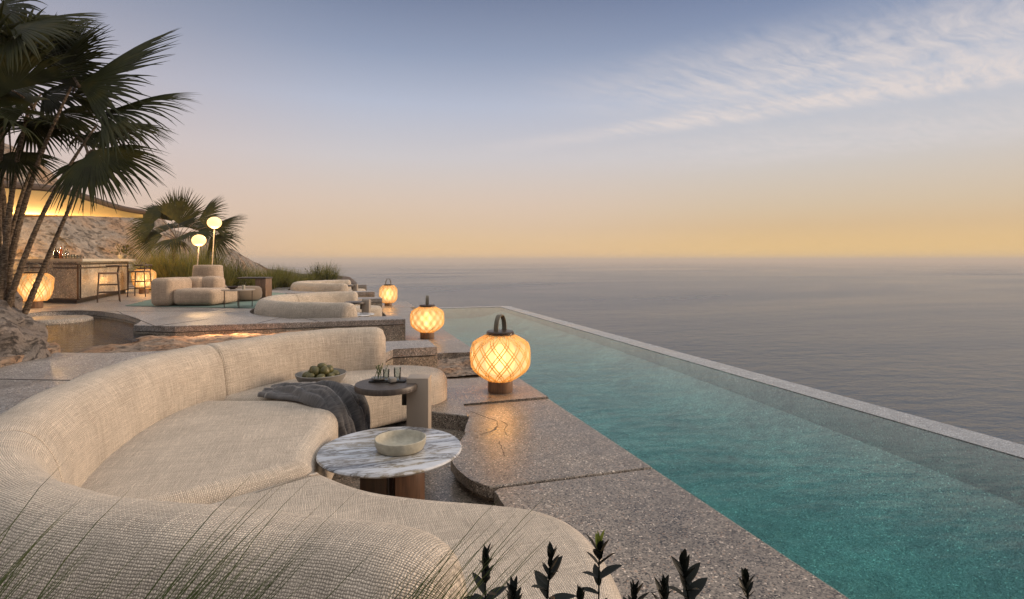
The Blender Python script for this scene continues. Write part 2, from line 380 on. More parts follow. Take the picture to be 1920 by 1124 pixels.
def rattanmat():
    m, t, b = mat('rattan')
    b.inputs['Base Color'].default_value = (.62, .42, .22, 1); b.inputs['Roughness'].default_value = .6
    tr = nd(t, 'ShaderNodeBsdfTranslucent', {'Color': (1, .86, .6, 1)})
    mx = nd(t, 'ShaderNodeMixShader', {0: .78, 1: b.outputs[0], 2: tr.outputs[0]})
    t.links.new(mx.outputs[0], t.nodes['Material Output'].inputs[0]); return m
M['rattan'] = rattanmat()
def stemmat():
    m, t, b = mat('palm_stem')
    c = nd(t, 'ShaderNodeTexCoord').outputs['Object']
    n = nd(t, 'ShaderNodeTexNoise', {'Vector': nd(t, 'ShaderNodeMapping', {'Vector': c, 'Scale': (1, 1, 2.2)}).outputs[0], 'Scale': 26, 'Detail': 6, 'Roughness': .7}).outputs[0]
    t.links.new(ramp(t, n, [(.34, (.022, .014, .009)), (.5, (.12, .082, .05)), (.66, (.30, .23, .16))]), b.inputs['Base Color']); b.inputs['Roughness'].default_value = .9
    t.links.new(nd(t, 'ShaderNodeBump', {'Height': n, 'Strength': 1.0, 'Distance': .03}).outputs[0], b.inputs['Normal']); return m
M['stem'] = stemmat()
M['palm'] = leafmat('palm_leaf', (.030, .035, .010), .55, .16)
M['shrubleaf'] = leafmat('shrub_leaf', (.045, .055, .018), .5, .2)
M['grass'] = leafmat('grass_blade', (.15, .155, .045), .6, .35)
M['grassfg'] = leafmat('long_grass', (.115, .15, .06), .6, .3)
M['darkleaf'] = leafmat('dark_leaf', (.009, .012, .010), .45, .04)
M['limeleaf'] = leafmat('young_leaf', (.13, .17, .035), .42, .25)
M['soil'] = plain('soil', (.06, .045, .035), .95, 0, .4, 8, .8)
def throwmat():
    m, t, b = mat('grey_wool')
    c = nd(t, 'ShaderNodeUVMap', uv_map='UVMap').outputs[0]
    n = nd(t, 'ShaderNodeTexNoise', {'Vector': nd(t, 'ShaderNodeMapping', {'Vector': c, 'Scale': (40, 6, 1)}).outputs[0], 'Scale': 3, 'Detail': 6}).outputs[0]
    t.links.new(ramp(t, n, [(.3, (.04, .04, .043)), (.7, (.105, .10, .102))]), b.inputs['Base Color']); b.inputs['Roughness'].default_value = .9
    b.inputs['Sheen Weight'].default_value = .3
    t.links.new(nd(t, 'ShaderNodeBump', {'Height': n, 'Strength': .4, 'Distance': .004}).outputs[0], b.inputs['Normal']); return m
M['throw'] = throwmat()
def marblemat():
    m, t, b = mat('veined_marble')
    c = nd(t, 'ShaderNodeMapping', {'Vector': nd(t, 'ShaderNodeTexCoord').outputs['Object'], 'Rotation': (0, 0, R(-12)), 'Scale': (1.0, 4.2, 1)}).outputs[0]
    wv = nd(t, 'ShaderNodeTexNoise', {'Vector': c, 'Scale': 1.6, 'Detail': 5}).outputs['Color']
    c2 = nd(t, 'ShaderNodeVectorMath', {0: c, 1: nd(t, 'ShaderNodeVectorMath', {0: wv, 'Scale': 1.1}, operation='SCALE').outputs[0]}, operation='ADD').outputs[0]
    n = nd(t, 'ShaderNodeTexNoise', {'Vector': c2, 'Scale': 2.1, 'Detail': 9, 'Roughness': .66}).outputs[0]
    vein = ramp(t, mth(t, 'ABSOLUTE', mth(t, 'SUBTRACT', n, .5)), [(0, 1.0), (.018, .75), (.05, .22), (.12, 0)])
    g = nd(t, 'ShaderNodeTexNoise', {'Vector': c2, 'Scale': 1.1, 'Detail': 6}).outputs[0]
    base = ramp(t, g, [(.32, (.24, .26, .29)), (.45, (.47, .50, .545)), (.6, (.57, .595, .63))])
    vc = ramp(t, g, [(.4, (.05, .05, .055)), (.6, (.24, .20, .13))])
    t.links.new(mix(t, vein, base, vc), b.inputs['Base Color']); b.inputs['Roughness'].default_value = .18; return m
M['marble'] = marblemat()
def glassmat(name, col=(1, 1, 1), rough=0.0):
    m, t, b = mat(name)
    fr = nd(t, 'ShaderNodeFresnel', {'IOR': 1.45}).outputs[0]
    tr = nd(t, 'ShaderNodeBsdfTransparent', {'Color': (*col, 1)}); gl = nd(t, 'ShaderNodeBsdfGlossy', {'Roughness': .03})
    mx = nd(t, 'ShaderNodeMixShader', {0: mth(t, 'ADD', fr, .06), 1: tr.outputs[0], 2: gl.outputs[0]})
    t.links.new(mx.outputs[0], t.nodes['Material Output'].inputs[0]); return m
M['glass'] = glassmat('clear_glass', (.9, .93, .92))
M['bottle_dark'] = plain('dark_bottle_glass', (.012, .014, .012), .08)
M['bottle_amber'] = plain('amber_bottle_glass', (.28, .08, .03), .1)
def watermat(name, tint, bump, scale, rough=.02, vol=None):
    m, t, b = mat(name)
    c = nd(t, 'ShaderNodeTexCoord').outputs['Object']
    mp = nd(t, 'ShaderNodeMapping', {'Vector': c, 'Scale': (1.0, 2.2, 1), 'Rotation': (0, 0, R(20))}).outputs[0]
    n = nd(t, 'ShaderNodeTexNoise', {'Vector': mp, 'Scale': scale, 'Detail': 4, 'Roughness': .5}).outputs[0]
    bp = nd(t, 'ShaderNodeBump', {'Height': n, 'Strength': bump, 'Distance': .05}).outputs[0]
    fr = nd(t, 'ShaderNodeFresnel', {'IOR': 1.33, 'Normal': bp}).outputs[0]
    tr = nd(t, 'ShaderNodeBsdfTransparent', {'Color': (*tint, 1)}); gl = nd(t, 'ShaderNodeBsdfGlossy', {'Roughness': rough, 'Normal': bp})
    mx = nd(t, 'ShaderNodeMixShader', {0: fr, 1: tr.outputs[0], 2: gl.outputs[0]}); o_ = mx.outputs[0]
    if vol:                                            # a closed body of water: only its level face mirrors, the sides let light pass
        up = mth(t, 'GREATER_THAN', nd(t, 'ShaderNodeSeparateXYZ', {0: nd(t, 'ShaderNodeNewGeometry').outputs['True Normal']}).outputs[2], .5)
        top = mth(t, 'GREATER_THAN', nd(t, 'ShaderNodeSeparateXYZ', {0: c}).outputs[2], WZ - .01)
        o_ = nd(t, 'ShaderNodeMixShader', {0: top, 1: nd(t, 'ShaderNodeBsdfTransparent').outputs[0], 2: o_}).outputs[0]
        t.links.new(nd(t, 'ShaderNodeVolumeAbsorption', {'Color': (*vol[0], 1), 'Density': vol[1]}).outputs[0], t.nodes['Material Output'].inputs[1])
    t.links.new(o_, t.nodes['Material Output'].inputs[0]); return m
WZ = .09
M['poolwater'] = watermat('pool_water', (1, 1, 1), .17, 3.0, .02, ((.42, .77, .76), 1.08))
M['basinwater'] = watermat('basin_water', (.30, .25, .19), .55, 5.0)
def seamat():
    m, t, b = mat('sea_water')
    c = nd(t, 'ShaderNodeTexCoord').outputs['Object']
    mp = nd(t, 'ShaderNodeMapping', {'Vector': c, 'Scale': (.5, 1.0, 1), 'Rotation': (0, 0, R(17))}).outputs[0]
    a = nd(t, 'ShaderNodeTexNoise', {'Vector': mp, 'Scale': .45, 'Detail': 6, 'Roughness': .62}).outputs[0]
    a2 = nd(t, 'ShaderNodeTexNoise', {'Vector': mp, 'Scale': .035, 'Detail': 5, 'Roughness': .6}).outputs[0]
    bp = nd(t, 'ShaderNodeBump', {'Height': a, 'Strength': .55, 'Distance': 1.0})
    bp2 = nd(t, 'ShaderNodeBump', {'Height': a2, 'Strength': .25, 'Distance': 5.0, 'Normal': bp.outputs[0]})
    t.links.new(bp2.outputs[0], b.inputs['Normal'])
    b.inputs['Base Color'].default_value = (.022, .050, .082, 1)
    a3 = nd(t, 'ShaderNodeTexNoise', {'Vector': mp, 'Scale': .006, 'Detail': 6, 'Roughness': .6, 'Distortion': .8}).outputs[0]
    t.links.new(nd(t, 'ShaderNodeMapRange', {0: a3, 1: .35, 2: .65, 3: .15, 4: .30}).outputs[0], b.inputs['Roughness']); b.inputs['IOR'].default_value = 1.33
    return m
M['sea'] = seamat()
def shademat(name, SHADE_STRENGTH, col, alpha):
    m, t, b = mat(name)
    z = nd(t, 'ShaderNodeSeparateXYZ', {0: nd(t, 'ShaderNodeTexCoord').outputs['Object']}).outputs[2]
    k = ramp(t, z, [(.12, .55), (.3, 1.0), (.45, 1.0), (.64, .5)])
    e = nd(t, 'ShaderNodeEmission', {'Color': (*col, 1), 'Strength': mth(t, 'MULTIPLY', k, SHADE_STRENGTH)})
    tr = nd(t, 'ShaderNodeBsdfTransparent', {'Color': (1, .8, .55, 1)})
    mx = nd(t, 'ShaderNodeMixShader', {0: alpha, 1: e.outputs[0], 2: tr.outputs[0]})
    t.links.new(mx.outputs[0], t.nodes['Material Output'].inputs[0]); return m
M['shade'] = shademat('lantern_shade', 1.5, (1, .66, .31), .42)
M['liner'] = shademat('lantern_liner', 2.8, (1, .66, .28), .4)
M['flame'] = emit('lantern_bulb', (1, .72, .36), 9.0)
M['globe'] = emit('globe_glass', (1, .68, .27), 1.45)
M['led'] = emit('warm_strip', (1, .5, .2), 5.0)
def rugmat():
    m, t, b = mat('green_rug')
    c = nd(t, 'ShaderNodeTexCoord').outputs['Object']
    n = nd(t, 'ShaderNodeTexNoise', {'Vector': c, 'Scale': 60, 'Detail': 3}).outputs[0]
    t.links.new(ramp(t, n, [(.3, (.10, .16, .13)), (.7, (.20, .28, .24))]), b.inputs['Base Color']); b.inputs['Roughness'].default_value = 1
    t.links.new(nd(t, 'ShaderNodeBump', {'Height': n, 'Strength': .6, 'Distance': .01}).outputs[0], b.inputs['Normal']); return m
M['rug'] = rugmat()
def canopymat():
    m, t, b = mat('canopy_cloth')
    b.inputs['Base Color'].default_value = (.62, .47, .20, 1); b.inputs['Roughness'].default_value = .9
    tr = nd(t, 'ShaderNodeBsdfTranslucent', {'Color': (.6, .46, .2, 1)})
    mx = nd(t, 'ShaderNodeMixShader', {0: .2, 1: b.outputs[0], 2: tr.outputs[0]})
    t.links.new(mx.outputs[0], t.nodes['Material Output'].inputs[0]); return m
M['canopy'] = canopymat()

# ------------------------------------------------------------------ the setting
TZ, DZ, WZ = .53, .13, .09            # terrace, pool deck and water level over the pit floor (z = 0)
PER = 9.2                             # the sunken seats repeat along the pool
# sea
mb = MB(); S_ = 30000
k = mb.add([(-S_, -3000, -15), (S_, -3000, -15), (S_, S_, -15), (-S_, S_, -15)]); mb.f.append((k, k+1, k+2, k+3))
struct(obj('sea', mb, M['sea'], smooth=False))
# ground under everything: pit floors and planting beds
ground = prism([(-40, -6), (1.9, -6), (1.9, 28), (-8, 60), (-40, 60)], -4, 0.0)
struct(obj('ground', ground, M['deck'], smooth=False))

# pit outline (terrace wall behind each sofa)
ridge_c = [(-.135,1.37),(-.32,1.45),(-.6,1.52),(-1.0,1.58),(-1.5,1.70),(-2.0,2.05),(-2.38,2.6),(-2.63,3.2),(-2.78,3.8),(-2.82,4.3),(-2.70,4.85),(-2.48,5.4),(-2.18,5.84),(-1.8,6.08),(-1.42,6.18)]
ridge = [C2W(a, b) for a, b in ridge_c]
PITL = -2.22
def pitarc(i0, map_):
    P = [map_(p) for p in resample(chaikin(ridge[i0:], 3, False), .12)[0]]; out = []
    for i, p in enumerate(P):
        t = (P[min(i + 1, len(P) - 1)] - P[max(i - 1, 0)]).normalized(); n_ = Vector((-t.y, t.x, 0))
        out.append(p + n_ * .31)
    return out
SQ = .915
def shift(k): return lambda p: Vector((p.x, 6.88 + PER * k + (p.y - 6.88) * SQ, 0))
def pit(y0, y1, x1):                  # boundary of a pit from its near right corner round to its far right corner
    rr = 1.4; pts = [(x1, y0)]
    for k in range(9):
        a = math.pi / 2 * k / 8; pts.append((PITL + rr - rr * math.sin(a), y0 + rr - rr * math.cos(a)))
    for k in range(9):
        a = math.pi / 2 * k / 8; pts.append((PITL + rr - rr * math.cos(a), y1 - rr + rr * math.sin(a)))
    pts.append((x1, y1)); return pts
XE = 1.19
bas_c = W(150, 617, TZ)
def basin_arc(r, a0, a1, n=22): return [(bas_c.x + r * 1.0 * math.cos(R(a0 + (a1 - a0) * k / n)), bas_c.y + r * .75 * math.sin(R(a0 + (a1 - a0) * k / n))) for k in range(n + 1)]
def cleanarc(k, i0):
    q = [p for p in pitarc(i0, shift(k) if k else (lambda p: p)) ]
    return [(p.x, min(p.y, 6.91 + PER * k)) for p in q if p.y < 6.9 + PER * k]
a1, a2, a3 = cleanarc(0, 5), cleanarc(1, 4), cleanarc(2, 4)
l1, l2 = W(105, 661, TZ), W(0, 690, TZ)
near_t = [(-12, -4), (-2.2, -4), (-2.0, 1.0)] + a1 + [(a1[-1][0] + .12, 6.91), (XE, 6.91), (XE, 7.6), (-2.6, 7.62), (l1.x, l1.y), (l2.x, l2.y), (-12, l2.y - 1.5)]
bas = [W(a, b, TZ) for a, b in ((20, 592), (60, 586.5), (100, 583), (150, 582), (190, 584), (225, 589), (250, 594.5), (266, 600), (262, 605), (250, 610))]
bas = resample(chaikin(bas, 2, False), .15)[0]
far_t = [(XE, 10.4), (XE, 11.02), (a2[0][0] + .3, 11.02)] + [p for p in a2 if p[1] > 11.02] + [(a2[-1][0] + .12, 6.91 + PER), (XE, 6.91 + PER), (XE, 7.6 + PER), (-2.6, 7.6 + PER), (-2.6, 10.4 + PER), (XE, 10.4 + PER), (XE, 11.02 + PER), (a3[0][0] + .3, 11.02 + PER)] + [p for p in a3 if p[1] > 11.02 + PER] + [(a3[-1][0] + .12, 6.91 + 2 * PER), (XE, 6.91 + 2 * PER), (XE, 26), (-3, 26.4), (-9, 30), (-22, 30), (-22, bas[0].y)] + [(p.x, p.y) for p in bas] + [(-2.6, 10.42)]
def inset(p, d):
    P = [Vector(q) for q in p]
    if area(P) < 0: P.reverse()
    out = []
    for i in range(len(P)):
        a, b, c = P[i - 1], P[i], P[(i + 1) % len(P)]
        e1, e2 = (b - a), (c - b)
        if e1.length < 1e-6 or e2.length < 1e-6: continue
        n1 = Vector((-e1.y, e1.x)).normalized(); n2 = Vector((-e2.y, e2.x)).normalized()
        m_ = (n1 + n2)
        if m_.length < .3: m_ = n1
        m_.normalize(); out.append(b + m_ * d / max(.4, m_.dot(n1)))
    return out
for nm, pl, lab in (('lower_terrace', near_t, ''), ('upper_terrace', far_t, '')):
    struct(obj(nm, prism(pl, TZ - .10, TZ, bevel=.012), M['terrace'], angle=20))
    struct(obj(nm + '_wall', prism(pl, -.5, TZ - .114), M['wallstone'], smooth=False))
k1, k2, k3, k4 = W(112, 659, TZ), W(-40, 701, TZ), W(-40, 680, TZ), W(105, 651, TZ)
struct(obj('basin_kerb', prism([(k1.x, k1.y + .02), (k2.x, k2.y + .02), (k3.x, k3.y), (k4.x, k4.y)], -.2, TZ + .07, bevel=.02), M['rough'], angle=20))
# thin joints cut across the terrace paving: dark recessed lines as narrow strips of mortar
def joint(a, b, z, w=.012):
    mb = MB(); mb.bar((a[0], a[1], z + .0), (b[0], b[1], z + .0), w, .006); return mb
jm = plain('joint_mortar', (.05, .042, .036), .9)
jb = MB()
for a, b in [((-.35,10.43),(-.6,11.0)), ((-1.35,10.43),(-1.05,11.3)), ((-2.3,11.5),(-2.9,10.5)), ((-1.6,6.95),(-1.75,7.58)), ((-2.25,4.2),(-12,5.3)), ((-2.1,5.9),(-5.6,7.35)), ((-2.3,13.2),(-9,14.9)), ((-2.9,10.5),(-4.6,13.9)), ((-2.3,15.5),(-6,17.5)), ((-2.0,2.6),(-12,3.2))]:
    p0, p1 = Vector(a), Vector(b); m_ = 8; pts = []
    for k in range(m_ + 1):
        q = p0.lerp(p1, k / m_); o_ = .03 * noise.noise((q.x * 2, q.y * 2, 4.0)); pts.append((q.x + o_, q.y + o_, TZ))
    for u_, v_ in zip(pts, pts[1:]): jb.bar(u_, v_, .016, .006)
struct(obj('paving_joints', jb, jm, smooth=False))

# pool deck slabs
def rough_edge(pts, amp=.02, step=.07, seed=0):
    P, _ = resample([Vector(p) for p in pts], step); return [(q.x + amp * fbm((q.x * 6, q.y * 6, seed)), q.y + amp * fbm((q.x * 6 + 9, q.y * 6, seed))) for q in P]
PX = 2.165
s1 = [(PX, -2), (PX, 3.47)] + rough_edge([(1.01, 3.47), (.95, 3.44), (.97, 3.24), (.93, 2.6), (.98, 1.8), (1.0, .6), (.98, -2)], .025, .07, 1)
s2 = [(PX, 3.485), (PX, 5.535)] + [(1.2, 5.535), (1.2, 5.12)] + rough_edge([(1.12, 4.95), (1.02, 4.6), (.86, 4.22), (.80, 4.05), (.82, 3.78), (.87, 3.60), (.95, 3.49)], .02, .06, 2) 
s3 = [(PX, 5.55), (PX, 6.70)] + rough_edge([(PX, 6.70), (1.35, 6.72), (1.2, 6.88)], .02, .1, 3)[1:] + [(.80, 6.88), (.84, 5.42), (.88, 5.34), (1.17, 5.10), (1.19, 5.14), (1.21, 5.55)]
s4 = rough_edge([(1.21, 8.80), (1.7, 8.78), (PX, 8.72)], .03, .1, 4) + [(PX, 17.6), (1.21, 17.6)]
s5 = [(1.21, 17.61), (PX, 17.61), (2.35, 17.7), (2.35, 20.3), (1.21, 20.3)]
for k, (pl, z) in enumerate(((s1, DZ), (s2, DZ + .004), (s3, DZ + .02), (s4, DZ), (s5, DZ + .003))):
    struct(obj('pool_deck', prism(pl, z - (.075 if k < 2 else .3), z, bevel=.012), M['deck'], angle=20))
    if k < 2: struct(obj('deck_base', prism(inset(pl, .07), -.3, z - .0755), M['wallstone'], smooth=False))
# cracks in the deck in front of the lantern
cb = MB()
for pts in ([(884+0,772),(931,790),(934,800),(926,808)],[(940,790),(952,797),(945,806),(950,814)],[(900,815),(925,808),(932,800)],[(936,828),(942,842),(945,856)]):
    w_ = [W(a, b, DZ + .0045) for a, b in pts]; w_, _ = resample(w_, .02)
    w_ = [p + Vector((.012 * noise.noise(p * 22), .02 * noise.noise(p * 18 + Vector((3, 3, 3))), 0)) for p in w_]
    for a, b in zip(w_, w_[1:]): cb.bar(a, b, .005, .002)
struct(obj('deck_cracks', cb, jm, smooth=False))

# pool
YP0, YP1, XO0, XO1 = -3.0, 17.3, 5.06, 5.43
mb = MB()
rows = []
def depth(y): return .30 + 1.25 * math.exp(-max(0, y) / 4.6)
ys = [YP0] + [k * .6 for k in range(28)] + [YP1]
xs = [PX - .003, PX + .5, PX + 1.2] + [XO0 - 1.15 + 1.152 * k / 12 for k in range(13)]          # the floor sweeps up into the outer wall
def cove(x): u = max(0, (x - XO0 + 1.15) / 1.15); return 1 - .62 * u ** 2.2
mb.quadgrid([[(x, y, WZ - depth(y) * cove(x)) for y in ys] for x in xs])
struct(obj('pool_floor', mb, M['pooltile'], angle=180))
mb = MB(); mb.quadgrid([[(PX - .002, YP0, DZ - .02), (PX - .002, YP1, DZ - .02)], [(PX - .002, YP0, WZ - 1.92), (PX - .002, YP1, WZ - 1.92)]])
mb.quadgrid([[(PX, YP1 + .001, WZ - .005), (XO0, YP1 + .001, WZ - .005)], [(PX, YP1 + .001, WZ - 1.92), (XO0, YP1 + .001, WZ - 1.92)]])
mb.quadgrid([[(XO0 - .001, YP0, WZ - .006), (XO0 - .001, YP1, WZ - .006)], [(XO0 - .001, YP0, WZ - 1.92), (XO0 - .001, YP1, WZ - 1.92)]])
struct(obj('pool_lining', mb, M['pooltile'], smooth=False))
rim = prism([(XO0, YP0), (XO1, YP0), (XO1, YP1 + .32), (PX + .2, YP1 + .32), (PX + .2, YP1 + .003), (XO0, YP1 + .003)], -8, WZ + .006, bevel=.01)
struct(obj('pool_rim', rim, M['poolrim'], angle=20))
mb = MB(); mb.box(PX + .001, YP0 + .004, WZ - 1.9, XO0 - .003, YP1 - .002, WZ)
struct(obj('pool_water', mb, M['poolwater'], smooth=False))

# rough rock beds between the sunken seats
def rough_bed(name, x0, x1, y0, y1, zf, amp, step, m, nz=1.0):
    nx, ny = int((x1 - x0) / step), int((y1 - y0) / step); rows = []
    for j in range(ny + 1):
        r = []
        for i in range(nx + 1):
            x, y = x0 + (x1 - x0) * i / nx, y0 + (y1 - y0) * j / ny
            h = fbm((x * 2.2, y * 2.2, 1.3), 5) * amp + abs(noise.noise((x * 7 * nz, y * 7 * nz, 5))) * amp * .45
            r.append((x, y, zf(x, y) + h))
        rows.append(r)
    mb = MB(); mb.quadgrid(rows); return struct(obj(name, mb, m, angle=60))
def bedz(x, y):
    t = min(1, max(0, (1.1 - x) / 1.6)); t = t * t * (3 - 2 * t)
    b = min(1, max(0, (-3.35 - x) / 1.1 + (y - 8.9) * .22))
    e = min(1, max(0, (y - 8.9) / 1.4)); return .03 + .375 * t - .62 * b - .05 * t * e
rough_bed('rough_rock_bed', -6.5, PX - .02, 7.45, 10.55, bedz, .06, .045, M['rough'])
rough_bed('rough_rock_bed', -2.7, PX - .02, 7.5 + PER, 10.55 + PER, lambda x, y: .3 if x < 1.1 else -.1, .07, .09, M['rough'])
# plunge basin
mb = MB(); kk = mb.add([(-16, 6.9, .39), (-2.95, 6.9, .39), (-2.95, 16, .39), (-16, 16, .39)]); mb.f.append((kk, kk+1, kk+2, kk+3))
struct(obj('basin_water', mb, M['basinwater'], smooth=False))
mb = MB(); kk = mb.add([(-16, 7.0, .02), (-2.9, 7.0, .02), (-2.9, 16.0, .02), (-16, 16.0, .02)]); mb.f.append((kk, kk+1, kk+2, kk+3))
struct(obj('basin_floor', mb, M['wallstone'], smooth=False))
isl = W(100, 606, .36)
st = thing('stepping_stone', 'round flat stone standing in the small round basin by the boulder', 'stone', (isl.x, isl.y, .08))
mb = MB(); mb.lathe([(.62, .0), (.66, .3), (.64, .36), (.58, .385), (.3, .39)], 40); obj('stone_disc', mb, M['wallstone'], st, angle=50)
# planting bed where the camera stands
rough_bed('planting_bed', -2.2, .96, -2.5, 1.25, lambda x, y: .03, .05, .12, M['soil'])

# cliff behind the bar and low headland
def cliff(name, cols, m, step_px, nt_, amp, nsc, seed):
    rows = []
    px = cols[0][0]
    P = []
    while px <= cols[-1][0]:
        for a, b in zip(cols, cols[1:]):
            if a[0] <= px <= b[0]:
                f = (px - a[0]) / (b[0] - a[0]); P.append([px] + [a[k] + (b[k] - a[k]) * f for k in range(1, 5)]); break
        px += step_px
    for px, d0, zb, yt, dd in P:
        zt = CH - (yt - HY) * (d0 + dd) / F; r = []
        for k in range(nt_ + 1):
            t = k / nt_
            if t <= .75:
                u = t / .75; d = d0 + dd * u ** 1.3; z = zb + (zt - zb) * (1 - (1 - u) ** 1.25)
            else:
                u = (t - .75) / .25; d = d0 + dd + dd * 1.5 * u; z = zt - u * u * (zt - zb) * .5
            p = C2W((px - CX) / F * d, d, z)
            q = p * nsc
            h = fbm((q.x, q.y, q.z + seed), 6) + .6 * abs(noise.noise((q.x * 2.3, q.y * 2.3, q.z * 2.3 + seed)))
            g = Vector(noise.noise_vector((q.x * .8, q.y * .8, q.z * .8 + seed)))
            fade = min(1, 4 * (1 - t) + .2)
            p = p + (C2W(0, -1) * h + g * .5) * amp * (1 if t < .7 else fade)
            r.append(p)
        rows.append(r)
    mb = MB(); mb.quadgrid(rows); return obj(name, mb, m, angle=35)
cf = cliff('cliff', [(-900, 17, .2, -60, 5), (-300, 18, .2, 170, 5), (0, 19.5, .2, 268, 5), (50, 20, .2, 292, 5), (120, 21, .2, 350, 5), (180, 22.5, .2, 388, 5), (260, 24, .2, 398, 5), (330, 26, .2, 430, 5), (400, 29, .0, 455, 6), (450, 32, -.5, 472, 6), (500, 36, -3, 512, 7), (530, 40, -8, 545, 7)], M['rock'], 5, 60, .75, .55, 3.0)
struct(cf)
hl = cliff('headland', [(380, 46, -6, 455, 10), (430, 48, -8, 468, 10), (470, 50, -9, 490, 10), (510, 54, -10, 507, 10), (560, 60, -12, 512, 11), (620, 66, -13, 515, 12), (655, 70, -14, 519, 12), (668, 72, -15, 530, 9), (674, 74, -15.5, 575, 8), (680, 75, -16, 700, 7)], M['hill'], 2, 30, .9, .12, 8.0)
struct(hl)
# slope under the terrace, down to the sea
mb = MB(); rows = []
for k in range(41):
    y = -6 + 70 * k / 40; r = []
    for j in range(21):
        u = j / 20; x = (2.2 if y < 28 else 2.2 - (y - 28) * .32) + u * 7 - .5; z = -.6 - u ** .8 * 16
        if y < 18.5: x = min(x, 5.3 + u * 4)
        x += fbm((x * .4, y * .4, z * .4)) * .8 * u
        r.append((x, y, min(z, -1)))
    rows.append(r)
mb.quadgrid(rows); struct(obj('shore_slope', mb, M['rock'], angle=40))

# ------------------------------------------------------------------ curved sofas
def smoothpath(pts, step): return resample(chaikin([Vector(p) for p in pts], 3, False), step)
def bolster(path, h, w, z0=.03, end0=.0, end1=.0, seam=.05):
    """padded back: rounded section swept along a path; end0/end1 = length over which it rounds off (0 = seam)"""
    P, L = smoothpath(path, .03); n = 48; rows = []; cum = 0; us = []
    m_ = len(P)
    ext = []
    for i, p in enumerate(P):
        s = L * i / (m_ - 1); k = 1.0; kz = 1.0
        for dist, e in ((s, end0), (L - s, end1)):
            if e > 0 and dist < e: q = 1 - dist / e; f = math.sqrt(max(0.0, 1 - q ** 2.6)); k = min(k, max(.02, f)); kz = min(kz, .72 + .28 * f)
            if e == 0 and dist < seam: q = 1 - dist / seam; f = 1 - .16 * q ** 2.2; k = min(k, f); kz = min(kz, 1 - .07 * q ** 2.2)
        t = (P[min(i + 1, m_ - 1)] - P[max(i - 1, 0)]).normalized(); nrm = Vector((-t.y, t.x, 0)); r = []
        for j in range(n):
            a = 6.28319 * j / n; c, s_ = math.cos(a), math.sin(a); e = 2 / 2.7
            x = math.copysign(abs(c) ** e, c); y = math.copysign(abs(s_) ** e, s_)
            zc = z0 + h / 2; top = max(0, y)
            ww = w / 2 * (1 - .10 * top) * k
            lump = .007 * fbm((p.x * 3, p.y * 3, y * 2 + 7))
            r.append(p + nrm * (x * (ww + lump)) + Vector((0, 0, zc - p.z + y * h / 2 * (kz if k > .02 else .7) + lump)))
        rows.append(r); us.append(s)
    e = 2 / 2.7; arc = [0.0]; q0 = None
    for j in range(n + 1):
        a = 6.28319 * j / n; c, s_ = math.cos(a), math.sin(a); q = Vector((math.copysign(abs(c) ** e, c) * w / 2, math.copysign(abs(s_) ** e, s_) * h / 2))
        if q0 is not None: arc.append(arc[-1] + (q - q0).length)
        q0 = q
    mb = MB(); k0, n = mb.quadgrid(rows, True, uvs=lambda i, j: (us[i], arc[j]))
    mb.cap(list(range(k0, k0 + n)), True); mb.cap(list(range(k0 + (m_ - 1) * n, k0 + m_ * n)))
    return mb
def pad(outline, z0, z1, r=.13, rb=.05, it=3):
    """seat cushion: outline with softly rounded edges"""
    P = chaikin([Vector((q[0], q[1])) for q in outline], it)
    if area(P) < 0: P.reverse()
    P, L = resample(P, .03, True); n = len(P)
    nr = []
    for i in range(n):
        t = (P[(i + 2) % n] - P[i - 2]); nr.append(Vector((-t.y, t.x)).normalized())
    prof = []
    for k in range(6): a = math.pi / 2 * k / 5; prof.append((rb * (1 - math.sin(a)), z0 + rb * (1 - math.cos(a))))
    for k in range(9): a = math.pi / 2 * k / 8; prof.append((r * (1 - math.cos(a)) , z1 - r + r * math.sin(a)))
    rows = [[(P[i].x + nr[i].x * d, P[i].y + nr[i].y * d, z) for i in range(n)] for d, z in prof]
    mb = MB(); acc = [0]
    for a, b in zip(prof, prof[1:]): acc.append(acc[-1] + math.hypot(b[0] - a[0], b[1] - a[1]))
    def uvs(i, j):
        d, z = prof[i]; q = P[j % n]
        return (L * j / n, acc[i])
    k0, n = mb.quadgrid(rows, True, uvs=uvs)
    top = list(range(k0 + (len(prof) - 1) * n, k0 + len(prof) * n))
    me = bm_mesh('seat', mb); b = bmesh.new(); b.from_mesh(me); b.verts.ensure_lookup_table(); ul = b.loops.layers.uv.active
    tf = b.faces.new([b.verts[i] for i in top]); bf = b.faces.new([b.verts[i] for i in reversed(range(k0, k0 + n))])
    res = bmesh.ops.triangulate(b, faces=[tf, bf])
    for f in res['faces']:
        for lp in f.loops: lp[ul].uv = (lp.vert.co.x, lp.vert.co.y)
    b.to_mesh(me); b.free(); return me
O = Vector((-.2, 3.9, 0))             # base of the near sofa
def loc2(lst): return [C2W(a, b) - O for a, b in lst]
far_seat = [(-2.75,4.70),(-2.2,4.69),(-1.72,4.72),(-1.5,4.84),(-1.38,5.06),(-1.15,5.3),(-.88,5.52),(-.70,5.74),(-.70,6.05),(-.95,6.25),(-1.4,6.3),(-1.8,6.15),(-2.2,5.86),(-2.5,5.4)]
left_seat = [(-2.80,4.67),(-2.2,4.66),(-1.72,4.66),(-1.42,4.5),(-1.30,4.1),(-1.24,3.6),(-1.20,3.34),(-1.125,3.16),(-1.30,2.96),(-1.47,2.805),(-2.05,2.27),(-2.40,2.6),(-2.63,3.2),(-2.78,3.8),(-2.82,4.3)]
near_seat = [(-1.11,3.17),(-1.09,3.16),(-.76,2.90),(-.42,2.80),(-.12,2.755),(.18,2.68),(.37,2.46),(.43,2.04),(.40,1.64),(.2,1.38),(-.3,1.36),(-1.0,1.50),(-1.6,1.78),(-2.03,2.24),(-1.48,2.775)]
